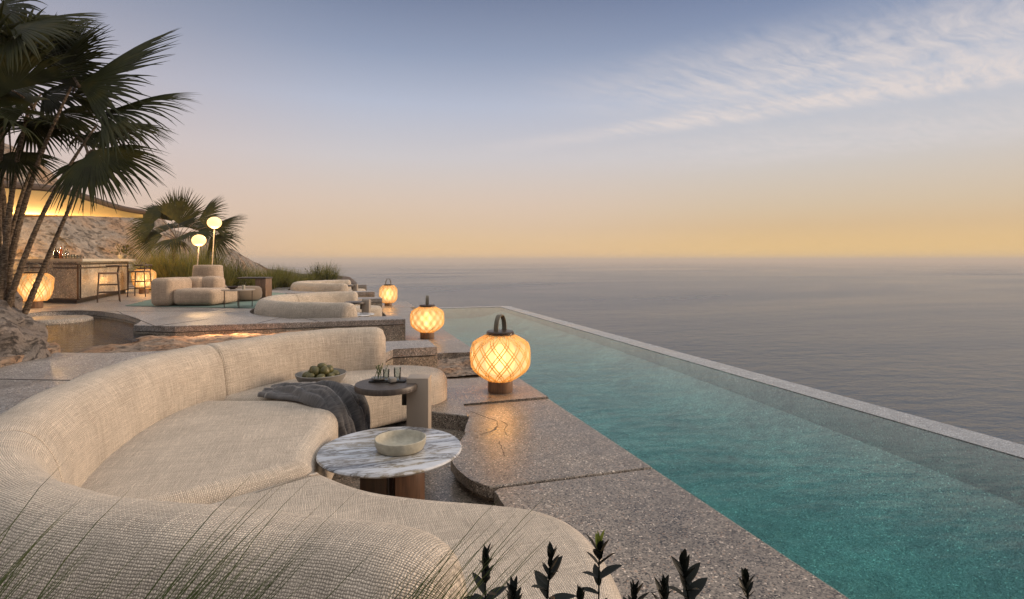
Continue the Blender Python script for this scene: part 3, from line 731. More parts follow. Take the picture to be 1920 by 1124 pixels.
def make_sofa():
    t = thing('curved_sofa', 'large beige linen curved sofa nearest the camera around the round marble table', 'sofa', O, 0, 'curved sofas in the sunken seats by the pool')
    rg = [p - O for p in ridge]
    obj('backrest', bolster(rg[0:6] + [rg[5].lerp(rg[6], .55)], .875, .48, .03, .22, 0), M['linen'], t, angle=180)
    obj('backrest', bolster([rg[5].lerp(rg[6], .56)] + rg[6:10] + [rg[10]], .86, .47, .03, 0, 0), M['linen'], t, angle=180)
    obj('backrest', bolster([rg[10].lerp(rg[11], .01)] + rg[11:], .85, .46, .03, 0, .16), M['linen'], t, angle=180)
    obj('seat_cushion', pad(loc2(far_seat), .04, .45), M['linen'], t, angle=180)
    obj('seat_cushion', pad(loc2(left_seat), .04, .465), M['linen'], t, angle=180)
    obj('seat_cushion', pad(loc2(near_seat), .04, .45), M['linen'], t, angle=180)
    return t
sofa = make_sofa()
for k_, lab_ in ((1, 'middle one of the beige curved sofas, sunk in the terrace beyond the long stone ledge'), (2, 'small looking beige curved sofa in the farthest sunken seat, in front of the grasses')):
    o = dup(sofa, shift(k_)(O), 0, lab_); o.scale = (1, SQ, .89)

# grey throw draped over the seat
def throw():
    pts = [(-2.14, 4.84, .455), (-2.03, 4.82, .46), (-1.86, 4.76, .465), (-1.69, 4.68, .468), (-1.55, 4.59, .47), (-1.44, 4.54, .45), (-1.38, 4.49, .36), (-1.345, 4.46, .24), (-1.325, 4.44, .12), (-1.315, 4.43, .03)]
    P = chaikin([Vector(p) for p in pts], 3, False); P, L = resample(P, .02); m_ = len(P); n = 46; rows = []
    for i, p in enumerate(P):
        s = i / (m_ - 1)
        t = (P[min(i + 1, m_ - 1)] - P[max(i - 1, 0)]).normalized()
        side = Vector((-t.y, t.x, 0)); side = side.normalized() if side.length > .2 else Vector((.55, .83, 0))
        side = (Vector((.42, .9, 0)) * .75 + side * .25).normalized() if s > .1 else side
        side.z = 0; nrm = side.cross(t).normalized()
        if nrm.z < -.05: nrm = -nrm
        if s > .72 and nrm.dot(Vector((.7, -.7, 0))) < 0: nrm = -nrm
        wd = .155 + .075 * math.sin(s * 3.2) + .02 * math.sin(s * 11); r = []
        for j in range(n):
            v = j / (n - 1) * 2 - 1
            env = math.sqrt(max(0, 1 - v ** 4))
            ph = v * 7.0 + 1.9 * math.sin(s * 4 + v * 1.5) + fbm((s * 2.2, v * 1.6, 2)) * 2.2
            h = .08 * abs(math.sin(ph * .5)) ** .8 + .04 * abs(math.sin(ph * 1.35 + s * 2.5)) + .018 * abs(math.sin(ph * 2.6 - s * 3)) + .025 * fbm((s * 2.6, v * 5, 9))
            h = .006 + max(0, h) * (env * .95 + .05) * (.42 + .58 * min(1, s * 1.7))
            q = p + side * (v * wd) + nrm * h
            r.append(C2W(q.x, q.y, max(q.z, .012)))
        rows.append(r)
    mb = MB(); mb.quadgrid(rows, uvs=lambda i, j: (i / m_ * L, j / n * .6))
    o = obj('throw_blanket', mb, M['throw'], angle=180); sm = o.modifiers.new('thick', 'SOLIDIFY'); sm.thickness = .008
    return tag(o, 'dark grey crumpled throw blanket draped over the sofa seat and hanging down its front', 'blanket')
throw()

# ------------------------------------------------------------------ tables and what stands on them
c = C2W((733 - CX) / F * 3.54, 3.54)
mt = thing('round_table', 'low round table with a grey veined marble top inside the near curved sofa', 'table', (c.x, c.y, 0))
mb = MB(); mb.lathe([(.40, .392), (.445, .398), (.456, .408), (.456, .412), (.45, .420), (.44, .421)], 72); obj('marble_top', mb, M['marble'], mt, angle=30)
def panel_leg(a0, a1, r0, r1, h, m, par):
    mb = MB(); n = 14; o_ = []; i_ = []
    for k in range(n + 1):
        a = R(a0 + (a1 - a0) * k / n); o_.append((r1 * math.cos(a), r1 * math.sin(a))); i_.append((r0 * math.cos(a), r0 * math.sin(a)))
    pl = o_ + i_[::-1]
    return obj('leg', prism(pl, 0, h), m, par, angle=40)
vd = math.degrees(math.atan2(-c.y, -c.x))            # towards the viewer
panel_leg(vd - 52, vd - 6, .10, .235, .392, M['wood'], mt)
panel_leg(vd + 6, vd + 58, .12, .245, .392, M['wood_leg'], mt)
panel_leg(vd + 140, vd + 215, .12, .235, .392, M['wood'], mt)
bc = W(751, 842, .421)
bw = thing('bowl', 'wide shallow empty stone bowl on the round marble table', 'bowl', (bc.x, bc.y, .421))
mb = MB(); mb.lathe([(.11, .0), (.145, .005), (.159, .036), (.163, .072), (.158, .075), (.152, .070), (.147, .036), (.128, .018), (.03, .014)], 56); obj('bowl_body', mb, M['ceramic'], bw, angle=50)

# side table: round dark top carried by a taupe slab post
d_ = 4.5; tcn = C2W((725 - CX) / F * d_, d_)
stb = thing('side_table', 'side table with round dark wooden top on one square taupe post beside the sofa', 'side table', (tcn.x, tcn.y, 0), -YAW)
mb = MB(); mb.lathe([(.235, .572), (.254, .576), (.256, .59), (.256, .61), (.25, .622), (.24, .625)], 64); obj('table_top', mb, M['wood_grey'], stb, angle=35)
mb = MB(); mb.box(.165, -.02, 0, .345, .15, .665); obj('post', mb, M['taupe'], stb, bevel=.006)
mb = MB(); mb.box(.125, -.005, .44, .165, .12, .572); obj('bracket', mb, M['black'], stb, bevel=.003)
mb = MB(); mb.box(-.1, -.2, 0, .3, .16, .012); obj('base_plate', mb, M['taupe'], stb, bevel=.003)
def on_table(x, y): return C2W((725 - CX) / F * d_ + x, d_ + y, .625)
pz = on_table(.0, .06)
tr = thing('tray', 'thin dark tray under the glasses on the round side table', 'tray', pz, -YAW)
mb = MB(); mb.box(-.15, -.06, 0, .15, .07, .012); obj('tray_plate', mb, M['black'], tr, bevel=.003)
def tumbler(p, r, h, label, grp=None):
    t = thing('glass', label, 'glass', p, 0, grp)
    mb = MB(); mb.lathe([(.001, .004), (r * .9, 0), (r, h * .5), (r * 1.05, h), (r * .98, h), (r * .9, h * .5), (r * .8, .01), (.001, .012)], 24, caps=False); obj('glass_body', mb, M['glass'], t)
    return t
up = Vector((0, 0, .012))
g1 = tumbler(on_table(.075, .06) + up, .028, .10, 'clear tall drinking glass on the tray, next to the taupe post of the side table', 'drinking glasses on the side table')
g2 = tumbler(on_table(-.02, .07) + up, .026, .085, 'clear drinking glass in the middle of the tray on the side table, among green sprigs', 'drinking glasses on the side table')
cnp = on_table(.05, -.02)
cup = thing('candle_holder', 'small square glass candle holder on the side table tray', 'candle holder', cnp + Vector((0, 0, .012)), .3)
mb = MB(); mb.box(-.028, -.028, 0, .028, .028, .035); obj('holder_body', mb, M['greyceramic'], cup, bevel=.006)
# herb sprigs in a little dish
sp = thing('herb_sprigs', 'loose green herb sprigs standing in a dish on the side table', 'herbs', on_table(-.08, .05) + up, 0)
mb = MB()
mb2 = MB(); mb2.lathe([(.03, 0), (.055, .01), (.058, .022), (.05, .02), (.01, .008)], 24); obj('dish', mb2, M['greyceramic'], sp)
for k in range(8):
    a = rnd.uniform(0, 6.28); r0 = rnd.uniform(.005, .04); b0 = Vector((r0 * math.cos(a), r0 * math.sin(a), .01)); tip = b0 + Vector((rnd.uniform(-.03, .07), rnd.uniform(-.03, .03), rnd.uniform(.07, .12)))
    mb.tube([b0, b0.lerp(tip, .5) + Vector((.005, 0, .01)), tip], .0022, 5)
    for q in range(9):
        p = b0.lerp(tip, .35 + .65 * q / 9); dv = Vector((rnd.uniform(-1, 1), rnd.uniform(-1, 1), .7)).normalized() * .022; sdv = dv.cross(Vector((0, 0, 1))).normalized() * .004
        kk = mb.add([p, p + dv * .5 + sdv, p + dv, p + dv * .5 - sdv]); mb.f.append((kk, kk+1, kk+2, kk+3))
obj('sprig', mb, M['grassfg'], sp)

# fruit bowl on the seat
fb = W(602, 721, .45); fb.z = .449
fbo = thing('fruit_bowl', 'wide grey bowl heaped with green fruit on the sofa seat', 'bowl', fb)
mb = MB(); mb.lathe([(.12, .0), (.17, .008), (.215, .06), (.235, .108), (.228, .112), (.205, .066), (.16, .022), (.02, .018)], 56); obj('bowl_body', mb, M['greyceramic'], fbo, angle=50)
def fruit_mesh(seed):
    mb = MB(); rows = []
    prof = [(.004, -.040), (.022, -.037), (.036, -.022), (.041, -.004), (.038, .014), (.029, .028), (.018, .038), (.008, .044), (.003, .046)]
    for r, z in prof: rows.append([(r * math.cos(6.283 * j / 20) * (1 + .05 * math.sin(seed + 3 * 6.283 * j / 20)), r * math.sin(6.283 * j / 20), z) for j in range(20)])
    k, n = mb.quadgrid(rows, True); mb.cap(list(range(k, k + n)), True); mb.cap(list(range(k + 8 * n, k + 9 * n))); return mb
fsrc = None
spots = [(math.cos(a) * .125, math.sin(a) * .125, .085) for a in [6.283 * k / 8 for k in range(8)]] + [(math.cos(a) * .05, math.sin(a) * .05, .07) for a in (0.3, 2.4, 4.5)] + [(math.cos(a) * .07, math.sin(a) * .07, .135) for a in [.2 + 6.283 * k / 5 for k in range(5)]] + [(0.01, 0, .165)]
for k, (x, y, z) in enumerate(spots):
    if fsrc is None: o = fsrc = obj('fruit', fruit_mesh(1.0), M['fruit'], angle=180)
    else: o = fsrc.copy(); COL.objects.link(o)
    o.location = fb + Vector((x, y, z)); o.rotation_euler = (rnd.uniform(-1.2, 1.2), rnd.uniform(-1.2, 1.2), rnd.uniform(0, 6)); s = rnd.uniform(.95, 1.15); o.scale = (s, s, s)
    tag(o, 'dull green round fruit lying heaped in the grey bowl on the sofa', 'fruit', 'green fruit in the bowl')

# ------------------------------------------------------------------ lanterns
PROF_A = [(0, .43), (.10, .69), (.22, .90), (.34, .98), (.48, 1.0), (.66, .99), (.80, .945), (.89, .79), (.95, .62), (1, .46)]
PROF_C = [(0, .62), (.10, .76), (.25, .87), (.5, .96), (.76, 1.0), (.84, .985), (.93, .80), (1, .60)]
PROF_B = [(0, .62), (.08, .80), (.2, .97), (.3, 1.0), (.7, 1.0), (.82, .97), (.93, .80), (1, .62)]
def lantern(name, label, loc, rz, prof, Rr, Hh, zb, nrib, turns, wlat, capr, light, rt_=.0068):
    t = thing(name, label, 'lantern', loc, rz, 'woven lanterns around the terrace and pool')
    def rad(u):
        for (a, ra), (b, rb_) in zip(prof, prof[1:]):
            if a <= u <= b: f = (u - a) / (b - a); f = f * f * (3 - 2 * f) * .35 + f * .65; return Rr * (ra + (rb_ - ra) * f)
        return Rr * prof[-1][1]
    mb = MB(); r_ = Rr * .42
    mb.lathe([(r_ * .97, 0), (r_, .008), (r_, zb - .006), (r_ * .97, zb)], 40); obj('base', mb, M['wood_mid'], t, angle=35)
    mb = MB(); mb.lathe([(rad(k / 20) - .012, zb + Hh * k / 20) for k in range(21)], 48, caps=False); obj('shade', mb, M['shade'], t, angle=180)
    mb = MB(); mb.lathe([(Rr * .5 * (1 - abs(k / 10 - 1) ** 3) ** .5 + .002, zb + Hh * (.08 + .84 * k / 20)) for k in range(21)], 32, caps=False); obj('liner', mb, M['liner'], t, angle=180)
    mb = MB(); mb.lathe([(.02, zb + Hh * .18), (.055, zb + Hh * .25), (.065, zb + Hh * .5), (.055, zb + Hh * .7), (.02, zb + Hh * .78)], 20); obj('bulb', mb, M['flame'], t)
    mb = MB()
    for sgn in (-1, 1):
        for k in range(nrib):
            for dd in (-.5, .5):
                pts = []
                for q in range(17):
                    u = q / 16; a = 6.28319 * (k + dd * wlat) / nrib + sgn * turns * 6.28319 * u; rr = rad(u) + (.004 if sgn > 0 else 0)
                    pts.append((rr * math.cos(a), rr * math.sin(a), zb + Hh * u))
                mb.tube(pts, rt_, 4, False)
    for u in (0.0, 1.0):
        rr = rad(u); mb.tube([(rr * math.cos(6.28319 * k / 32), rr * math.sin(6.28319 * k / 32), zb + Hh * u) for k in range(33)], .009, 6, False)
    obj('lattice', mb, M['rattan'], t)
    zt = zb + Hh
    mb = MB(); mb.lathe([(capr * .95, zt - .01), (capr, zt), (capr, zt + .035), (capr * .95, zt + .045), (capr * .85, zt + .047)], 40); obj('cap', mb, M['wood'], t, angle=35)
    # strap handle: flat band bent into an arch
    mb = MB(); rows = []; hw, hh_, bw_ = capr * .62, .19, .055
    for k in range(29):
        a = math.pi * k / 28; x = -hw * math.cos(a) ; z = zt + .035 + hh_ * (math.sin(a) ** .75)
        n_ = Vector((-math.cos(a), 0, math.sin(a))); p = Vector((x, 0, z)); th = .005
        rows.append([p - n_ * th + Vector((0, -bw_ / 2, 0)), p + n_ * th + Vector((0, -bw_ / 2, 0)), p + n_ * th + Vector((0, bw_ / 2, 0)), p - n_ * th + Vector((0, bw_ / 2, 0))])
    mb.quadgrid(rows, True); obj('handle', mb, M['leather'], t, angle=40)
    ld = bpy.data.lights.new('lantern_light', 'POINT'); ld.energy = light; ld.color = (1, .66, .36); ld.shadow_soft_size = .1
    lo = bpy.data.objects.new('lantern_light', ld); COL.objects.link(lo); lo.parent = t; lo.location = (0, 0, zb + Hh * .5)
    return t
p1 = W(938, 734, DZ + .02); p1.z = DZ + .021
lan = lantern('lantern', 'biggest glowing woven lantern with looped strap, on the pool deck in front', p1, -YAW + R(62), PROF_A, .335, .50, .135, 13, .19, .24, .155, 210)
p2 = W(801, 635, DZ); p2.z = DZ + .001
dup(lan, p2, R(78), 'glowing woven lantern at the end of the stone ledge, its handle seen edge on', .95)
p4 = W(66, 578, TZ); p4.z = TZ + .001
lan2 = lantern('lantern', 'glowing woven lantern by the palm stems in front of the bar, with wide loop handle', p4, R(20) - YAW, PROF_C, .335, .62, .17, 10, .17, .30, .2, 330, .010)
p5 = W(270, 551, TZ); p5.z = TZ + .001
dup(lan2, p5, R(60), 'glowing woven lantern behind the bar stool at the end of the bar', 1.0)
p3 = W(728, 574, DZ); p3.z = DZ + .004
lantern('lantern', 'small barrel shaped glowing lantern standing at the far end of the pool deck', p3, R(15), PROF_B, .285, .55, .11, 11, .16, .24, .14, 150)

# ------------------------------------------------------------------ globe lamps
def globe(px, py, pyb, d, r, label):
    b = C2W((px - CX) / F * d, d, TZ); g = WD(px, py, d); h = g.z - TZ
    t = thing('globe_lamp', label, 'lamp', b, 0, 'glowing globe lamps on thin poles')
    mb = MB(); lean = .12
    mb.tube([(-lean, 0, 0), (-lean * .4, 0, h * .5), (0, 0, h - r * .6)], .017, 8); obj('pole', mb, M['taupe'], t)
    mb = MB(); mb.lathe([(.13, 0), (.13, .02), (.02, .03)], 24, (-lean, 0, 0)); obj('foot', mb, M['bronze'], t)
    mb = MB(); mb.lathe([(max(.01, r * math.cos(a)), h + r * .88 * math.sin(a)) for a in [-1.5 + 3.0 * k / 16 for k in range(17)]], 32); obj('globe', mb, M['globe'], t, angle=180)
    ld = bpy.data.lights.new('globe_light', 'POINT'); ld.energy = 90; ld.color = (1, .62, .30); ld.shadow_soft_size = r
    lo = bpy.data.objects.new('globe_light', ld); COL.objects.link(lo); lo.parent = t; lo.location = (0, 0, h - r * .9)
globe(402, 418, 505, 17.6, .21, 'taller glowing globe lamp on a thin pole behind the high backed armchair')
globe(373, 451, 505, 17.0, .20, 'shorter glowing globe lamp on a thin pole behind the high backed armchair')

# ------------------------------------------------------------------ palms
def fan(mb, hub, ax, nrm, Rr, spread, n=40, droop=.5, cup=.12, seed=0):
    rg = random.Random(seed); ax = ax.normalized(); sd_ = nrm.cross(ax).normalized(); nr = ax.cross(sd_).normalized()
    dth = R(spread) / n
    for i in range(n):
        th = -R(spread) / 2 + dth * (i + .5) + rg.uniform(-.25, .25) * dth
        L = Rr * (.62 + .38 * math.cos(th * .62)) * rg.uniform(.9, 1.06)
        dv = (ax * math.cos(th) + sd_ * math.sin(th) - nr * cup * math.sin(th) ** 2).normalized(); sv = nr.cross(dv).normalized()
        dr = droop * rg.uniform(.6, 1.5); tw = rg.uniform(-.25, .25); rows = []
        for q in range(9):
            u = q / 8; r = L * u
            w_ = r * dth * .68 if u < .55 else .55 * L * dth * .68 * (1 - ((u - .55) / .45)) ** .85
            w_ = max(w_, .0012)
            p = hub + dv * r + Vector((0, 0, -1)) * (dr * L * max(0, u - .35) ** 2.0) + sv * tw * L * max(0, u - .5) ** 2
            rows.append([p - sv * w_ - nr * w_ * .35, p + nr * w_ * .25, p + sv * w_ - nr * w_ * .35])
        mb.quadgrid(rows)
def cdir(x, up, dep): return C2W(x, dep, up)       # direction seen from the camera: right, up, away
def palm(name, label, base, trunks, fronds, m_leaf, rt):
    t = thing(name, label, 'palm', base)
    for k, (tip, r0, r1) in enumerate(trunks):
        b0 = Vector((rnd.uniform(-.14, .14), rnd.uniform(-.14, .14), 0)); tp = tip - base; mb = MB(); pts = []; rad = []
        for q in range(71):
            u = q / 70; p = b0.lerp(tp, u) + Vector((0, 0, .10 * tp.length * math.sin(math.pi * u))) * .5 + Vector((b0.x, b0.y, 0)) * 1.2 * math.sin(math.pi * u * .8)
            pts.append(p); rad.append((r0 + (r1 - r0) * u) * (1 + .22 * (q % 2) * (1 - u) + .1 * noise.noise((q * 1.7, k * 3.0, 0))) )
        mb.tube(pts, rad, 10); obj('trunk', mb, M['stem'], t, angle=25)
    for k, (hub, st_, ax, nrm, Rr, spread, droop) in enumerate(fronds):
        mb = MB(); h = hub - base; s0 = st_ - base
        mid = s0 + (h - s0) * .5 + Vector((0, 0, .12)) * (h - s0).length
        pts = [s0 * (1 - u) ** 2 + mid * 2 * u * (1 - u) + h * u * u for u in [q / 10 for q in range(11)]]
        fan(mb, h, ax, nrm, Rr, spread, 44, droop, .18, k * 13 + 5)
        fo = obj('frond', mb, m_leaf, t, angle=180)
        mb = MB(); mb.tube(pts, [rt * (1 - .55 * q / 10) for q in range(11)], 6); obj('petiole', mb, M['stem'], fo)
    return t
bp_ = C2W((8 - CX) / F * 6.6, 6.6, TZ)
HUB = lambda px, py, d: WD(px, py, d)
tr1 = [(HUB(24, 140, 6.7), .044, .018), (HUB(62, 205, 6.5), .040, .017), (HUB(148, 162, 6.3), .042, .012), (HUB(194, 236, 6.3), .038, .011), (HUB(-35, 200, 6.4), .046, .020), (HUB(14, 210, 6.3), .042, .018), (HUB(166, 290, 6.2), .036, .010), (HUB(100, 255, 6.7), .036, .012)]
s_a, s_b, s_c, s_d, s_e, s_f, s_g, s_h = [t_[0] for t_ in tr1]
fr1 = [
 # hub, stem start, axis, normal, radius, spread, droop
 (HUB(150, 158, 6.3), s_c, cdir(.90, .40, -.1), cdir(-.25, .6, -.75), 1.30, 135, .22),     # big fan reaching right and up
 (HUB(92, 148, 6.6), s_a, cdir(.55, .75, .1), cdir(-.3, .5, -.75), 1.0, 150, .25),
 (HUB(190, 212, 6.1), s_d, cdir(.96, .16, -.15), cdir(-.1, .75, -.6), 1.08, 120, .5),
 (HUB(198, 234, 6.4), s_d, cdir(.95, -.06, .1), cdir(0, .85, -.5), .72, 160, .55),
 (HUB(176, 282, 6.0), s_g, cdir(.78, -.40, -.2), cdir(.3, .6, -.7), .80, 165, .5),         # low drooping fan
 (HUB(112, 212, 6.7), s_h, cdir(.85, .22, .3), cdir(-.2, .7, -.7), .75, 170, .45),
 (HUB(20, 50, 6.2), s_a, cdir(.95, .06, -.1), cdir(0, .7, -.7), .98, 150, .3),             # top left fans
 (HUB(-10, 15, 6.5), s_a, cdir(.7, .6, .1), cdir(-.4, .5, -.8), .95, 150, .3),
 (HUB(35, 35, 6.8), s_a, cdir(.8, -.15, .1), cdir(0, .7, -.7), .75, 160, .4),
 (HUB(22, 170, 6.0), s_b, cdir(-.35, .6, -.2), cdir(.2, .4, -.9), .95, 190, .4),
 (HUB(58, 195, 6.2), s_b, cdir(-.75, .15, -.3), cdir(0, .8, -.6), .8, 180, .45),
 (HUB(105, 245, 6.8), s_h, cdir(.3, .1, -.9), cdir(0, .9, .4), .8, 180, .45),
 (HUB(62, 118, 6.9), s_a, cdir(.35, .9, .2), cdir(-.2, .2, -.95), .85, 170, .25),
 (HUB(-30, 100, 6.4), s_e, cdir(.2, .6, -.4), cdir(.1, .5, -.8), 1.0, 170, .4),
 (HUB(-45, 210, 6.2), s_e, cdir(.55, -.1, -.5), cdir(0, .8, -.5), .85, 170, .45),
 (HUB(146, 256, 6.6), s_g, cdir(.5, .3, .5), cdir(-.3, .7, -.6), .72, 190, .45),
 (HUB(40, 90, 6.5), s_f, cdir(-.5, .5, -.1), cdir(.2, .5, -.8), .9, 180, .35),
 (HUB(15, 230, 6.1), s_f, cdir(-.2, .2, -.6), cdir(0, .9, -.2), .85, 190, .45),
 (HUB(160, 296, 6.4), s_g, cdir(.4, -.55, -.1), cdir(.4, .5, -.7), .55, 170, .5),
 (HUB(135, 180, 6.9), s_c, cdir(.75, .5, .2), cdir(-.3, .5, -.75), .85, 150, .35),
 (HUB(80, 175, 6.9), s_b, cdir(.7, .3, .1), cdir(-.2, .7, -.7), .85, 180, .35),
 (HUB(55, 225, 6.7), s_b, cdir(.8, -.1, .2), cdir(0, .8, -.6), .75, 170, .45),
 (HUB(100, 120, 7.1), s_c, cdir(.3, .8, .3), cdir(-.2, .4, -.9), .9, 180, .3),
 (HUB(30, 110, 6.4), s_a, cdir(.2, .3, -.9), cdir(0, .9, .2), .9, 190, .45),
 (HUB(0, 150, 6.9), s_e, cdir(.5, .2, .3), cdir(0, .8, -.6), 1.0, 190, .4),
 (HUB(20, 285, 6.5), s_f, cdir(.4, -.35, -.3), cdir(.2, .7, -.6), .6, 170, .5),
 (HUB(70, 60, 7.0), s_a, cdir(.7, .35, .3), cdir(-.3, .6, -.7), .8, 150, .35),
]
palm('fan_palm', 'tall clump of fan palms with slim ringed stems beside the boulder, dark against the sky', bp_, tr1, fr1, M['palm'], .017)
b2 = C2W((335 - CX) / F * 20, 20, .3)
hp = lambda px, py, d=20: WD(px, py, d)
tr2 = [(hp(333, 452), .075, .05), (hp(318, 462, 20.3), .06, .04)]
z2 = tr2[0][0]
fr2 = [
 (hp(335, 420), z2, cdir(.03, 1, .1), cdir(0, .1, -1), 1.42, 120, .15),
 (hp(322, 415, 20.2), z2, cdir(-.3, .95, .2), cdir(.1, .2, -1), 1.2, 120, .2),
 (hp(372, 412), z2, cdir(.85, .50, -.1), cdir(-.3, .5, -.8), 1.35, 125, .3),
 (hp(395, 425, 19.8), z2, cdir(.98, .12, -.1), cdir(0, .7, -.7), 1.35, 80, .2),
 (hp(300, 408), z2, cdir(-.85, .30, -.1), cdir(.2, .6, -.8), 1.1, 140, .5),
 (hp(290, 425, 19.7), z2, cdir(-.95, -.02, -.2), cdir(0, .7, -.7), 1.0, 140, .5),
 (hp(305, 442, 19.6), z2, cdir(-.9, -.22, -.2), cdir(.1, .7, -.7), 1.25, 110, .5),
 (hp(395, 445, 19.8), z2, cdir(.9, -.2, -.2), cdir(0, .7, -.7), 1.15, 130, .65),
 (hp(358, 435, 19.6), z2, cdir(.6, -.15, -.7), cdir(0, .9, -.4), 1.0, 170, .45),
 (hp(345, 425, 20.4), z2, cdir(.3, .6, .6), cdir(0, .6, -.8), 1.1, 160, .4),
 (hp(318, 430, 20.5), z2, cdir(-.5, .3, .5), cdir(0, .8, -.5), 1.05, 170, .5),
 (hp(330, 448, 19.5), z2, cdir(-.2, -.3, -.7), cdir(0, .8, -.5), .95, 170, .5),
 (hp(370, 428, 20.3), z2, cdir(.7, .1, .4), cdir(0, .8, -.6), 1.0, 160, .5),
]
palm('fan_palm', 'smaller fan palm behind the two glowing globe lamps and the grasses', b2, tr2, fr2, M['palm'], .018)

# ------------------------------------------------------------------ boulders
def boulder(label, p, s, seed, rz):
    b = bmesh.new(); bmesh.ops.create_icosphere(b, subdivisions=5, radius=1)
    for v in b.verts:
        q = v.co.copy(); f = 1 + .28 * fbm((q.x * 1.1 + seed, q.y * 1.1, q.z * 1.1), 5) - .16 * abs(noise.noise(q * 2.3 + Vector((seed, 0, 0))))
        cell = noise.voronoi(q * 1.3 + Vector((seed, 2, 1)))[0][0]
        v.co = Vector((q.x * s[0], q.y * s[1], q.z * s[2])) * (f - .10 * cell + .05)
    me = bpy.data.meshes.new('boulder'); b.to_mesh(me); b.free()
    o = obj('boulder', me, M['boulder'], angle=30); o.location = p; o.rotation_euler = (0, 0, rz); return tag(o, label, 'boulder')
boulder('large rough boulder at the edge of the terrace below the palm stems', C2W(-6.05, 6.2, .55), (.66, .7, .66), 2.0, .4)
boulder('second boulder leaning behind the large one, under the palm stems', C2W(-6.62, 6.7, .86), (.5, .55, .60), 11.0, 1.1)

# ------------------------------------------------------------------ bar
cor = W(147, 570, TZ); ftl = W(40, 566, TZ); far = W(240, 549, TZ)
bar = thing('bar_counter', 'stone bar counter with bronze framed panels and pale top under the canopy', 'bar', (cor.x, cor.y, TZ))
u1 = (ftl - cor); u2 = (far - cor); u1.z = u2.z = 0
inn = u1.normalized() + u2.normalized()
def q2(v): return (v.x, v.y)
ctrl = [u1, u1 * .5 + Vector((.03, -.06, 0)), Vector((0, 0, 0)), u2 * .5, u2]
bk = [u2 + Vector((-1.0, .15, 0)), Vector((-1.0, .9, 0)), u1 + Vector((-.1, .9, 0))]
obj('counter_body', prism([q2(v) for v in ctrl + bk], .10, 1.06), terrazzo('bar_stone', (.46, .40, .32), rough=.28, sc=75, contrast=.9), bar, smooth=False)
top = [v + Vector((.14, -.14, 0)) if i < 5 else v for i, v in enumerate(ctrl + bk)]
top[0] = u1 + Vector((-.1, -.18, 0)); top[4] = u2 + Vector((.16, .2, 0))
obj('counter_top', prism([q2(v) for v in top], 1.062, 1.135, bevel=.012), plain('pale_stone_top', (.50, .45, .37), .35, 0, .12, 5), bar, angle=50)
obj('plinth', prism([q2(v * .97 + Vector((-.06, .06, 0))) for v in ctrl + bk], 0, .10), M['black'], bar, smooth=False)
fr_ = MB()
off = Vector((.02, -.02, 0))
def fpt(seg, t): v = (u1 * t if seg == 1 else u2 * t); return v + (Vector((-.35, -.94, 0)) * .012 if seg == 1 else Vector((.012, 0, 0)))
for seg, ts in ((1, (.0, .52, 1.0)), (2, (.02, .98))):
    for t_ in ts: p = fpt(seg, t_); fr_.bar(p + Vector((0, 0, .10)), p + Vector((0, 0, 1.0)), .035, .035)
for seg in (1, 2):
    for z in (.11, 1.0, .90): fr_.bar(fpt(seg, 0) + Vector((0, 0, z)), fpt(seg, 1) + Vector((0, 0, z)), .03, .035)
obj('panel_frame', fr_, M['bronze'], bar, smooth=False)
def bottle(px, d, r, h, m, label, neck=.35):
    p = C2W((px - CX) / F * d, d, TZ + 1.135 + .016)
    t = thing('bottle', label, 'bottle', p, 0, 'bottles on the bar tray')
    mb = MB(); mb.lathe([(r * .9, 0), (r, .01), (r, h * (1 - neck)), (r * .75, h * (1 - neck * .8)), (r * .32, h * (1 - neck * .55)), (r * .3, h * .97), (r * .36, h * .975), (r * .36, h)], 20); obj('bottle_body', mb, m, t)
    mb = MB(); mb.lathe([(r * .37, h), (r * .37, h + .02), (r * .3, h + .022)], 12); obj('stopper', mb, M['black'], t)
dB = 16.6
tp = C2W((122 - CX) / F * dB, dB, TZ + 1.136)
ty = thing('serving_tray', 'dark rimmed serving tray holding bottles on the bar counter', 'tray', tp, -YAW)
mb = MB(); mb.box(-.45, -.14, 0, .45, .14, .014); obj('tray_plate', mb, M['wood'], ty, bevel=.003)
mb = MB()
for a, b in (((-.45,-.14),(.45,-.14)),((.45,-.14),(.45,.14)),((.45,.14),(-.45,.14)),((-.45,.14),(-.45,-.14))): mb.bar((*a, .075), (*b, .075), .012, .012); mb.bar((*a, .0), (*a, .075), .012, .012)
obj('tray_rail', mb, M['black'], ty, smooth=False)
bottle(104, 16.6, .05, .30, M['bottle_dark'], 'dark wine bottle at the left end of the bar tray')
bottle(109, 16.7, .045, .27, M['bottle_dark'], 'shorter dark bottle right beside the wine bottle on the bar tray')
bottle(114.5, 16.6, .045, .36, M['bottle_amber'], 'tallest amber bottle on the bar tray')
bottle(121, 16.6, .055, .30, M['glass'], 'clear glass bottle in the middle of the bar tray')
bottle(126, 16.7, .05, .27, M['glass'], 'clear glass bottle beside the stacked tumblers on the bar tray')
for k, (px, h) in enumerate(((132, .11), (137, .12), (143, .10), (148, .09))):
    p = C2W((px - CX) / F * 16.6, 16.6, TZ + 1.151); tumbler(p, .045, h, 'clear tumbler on the right half of the bar tray', 'tumblers on the bar tray')
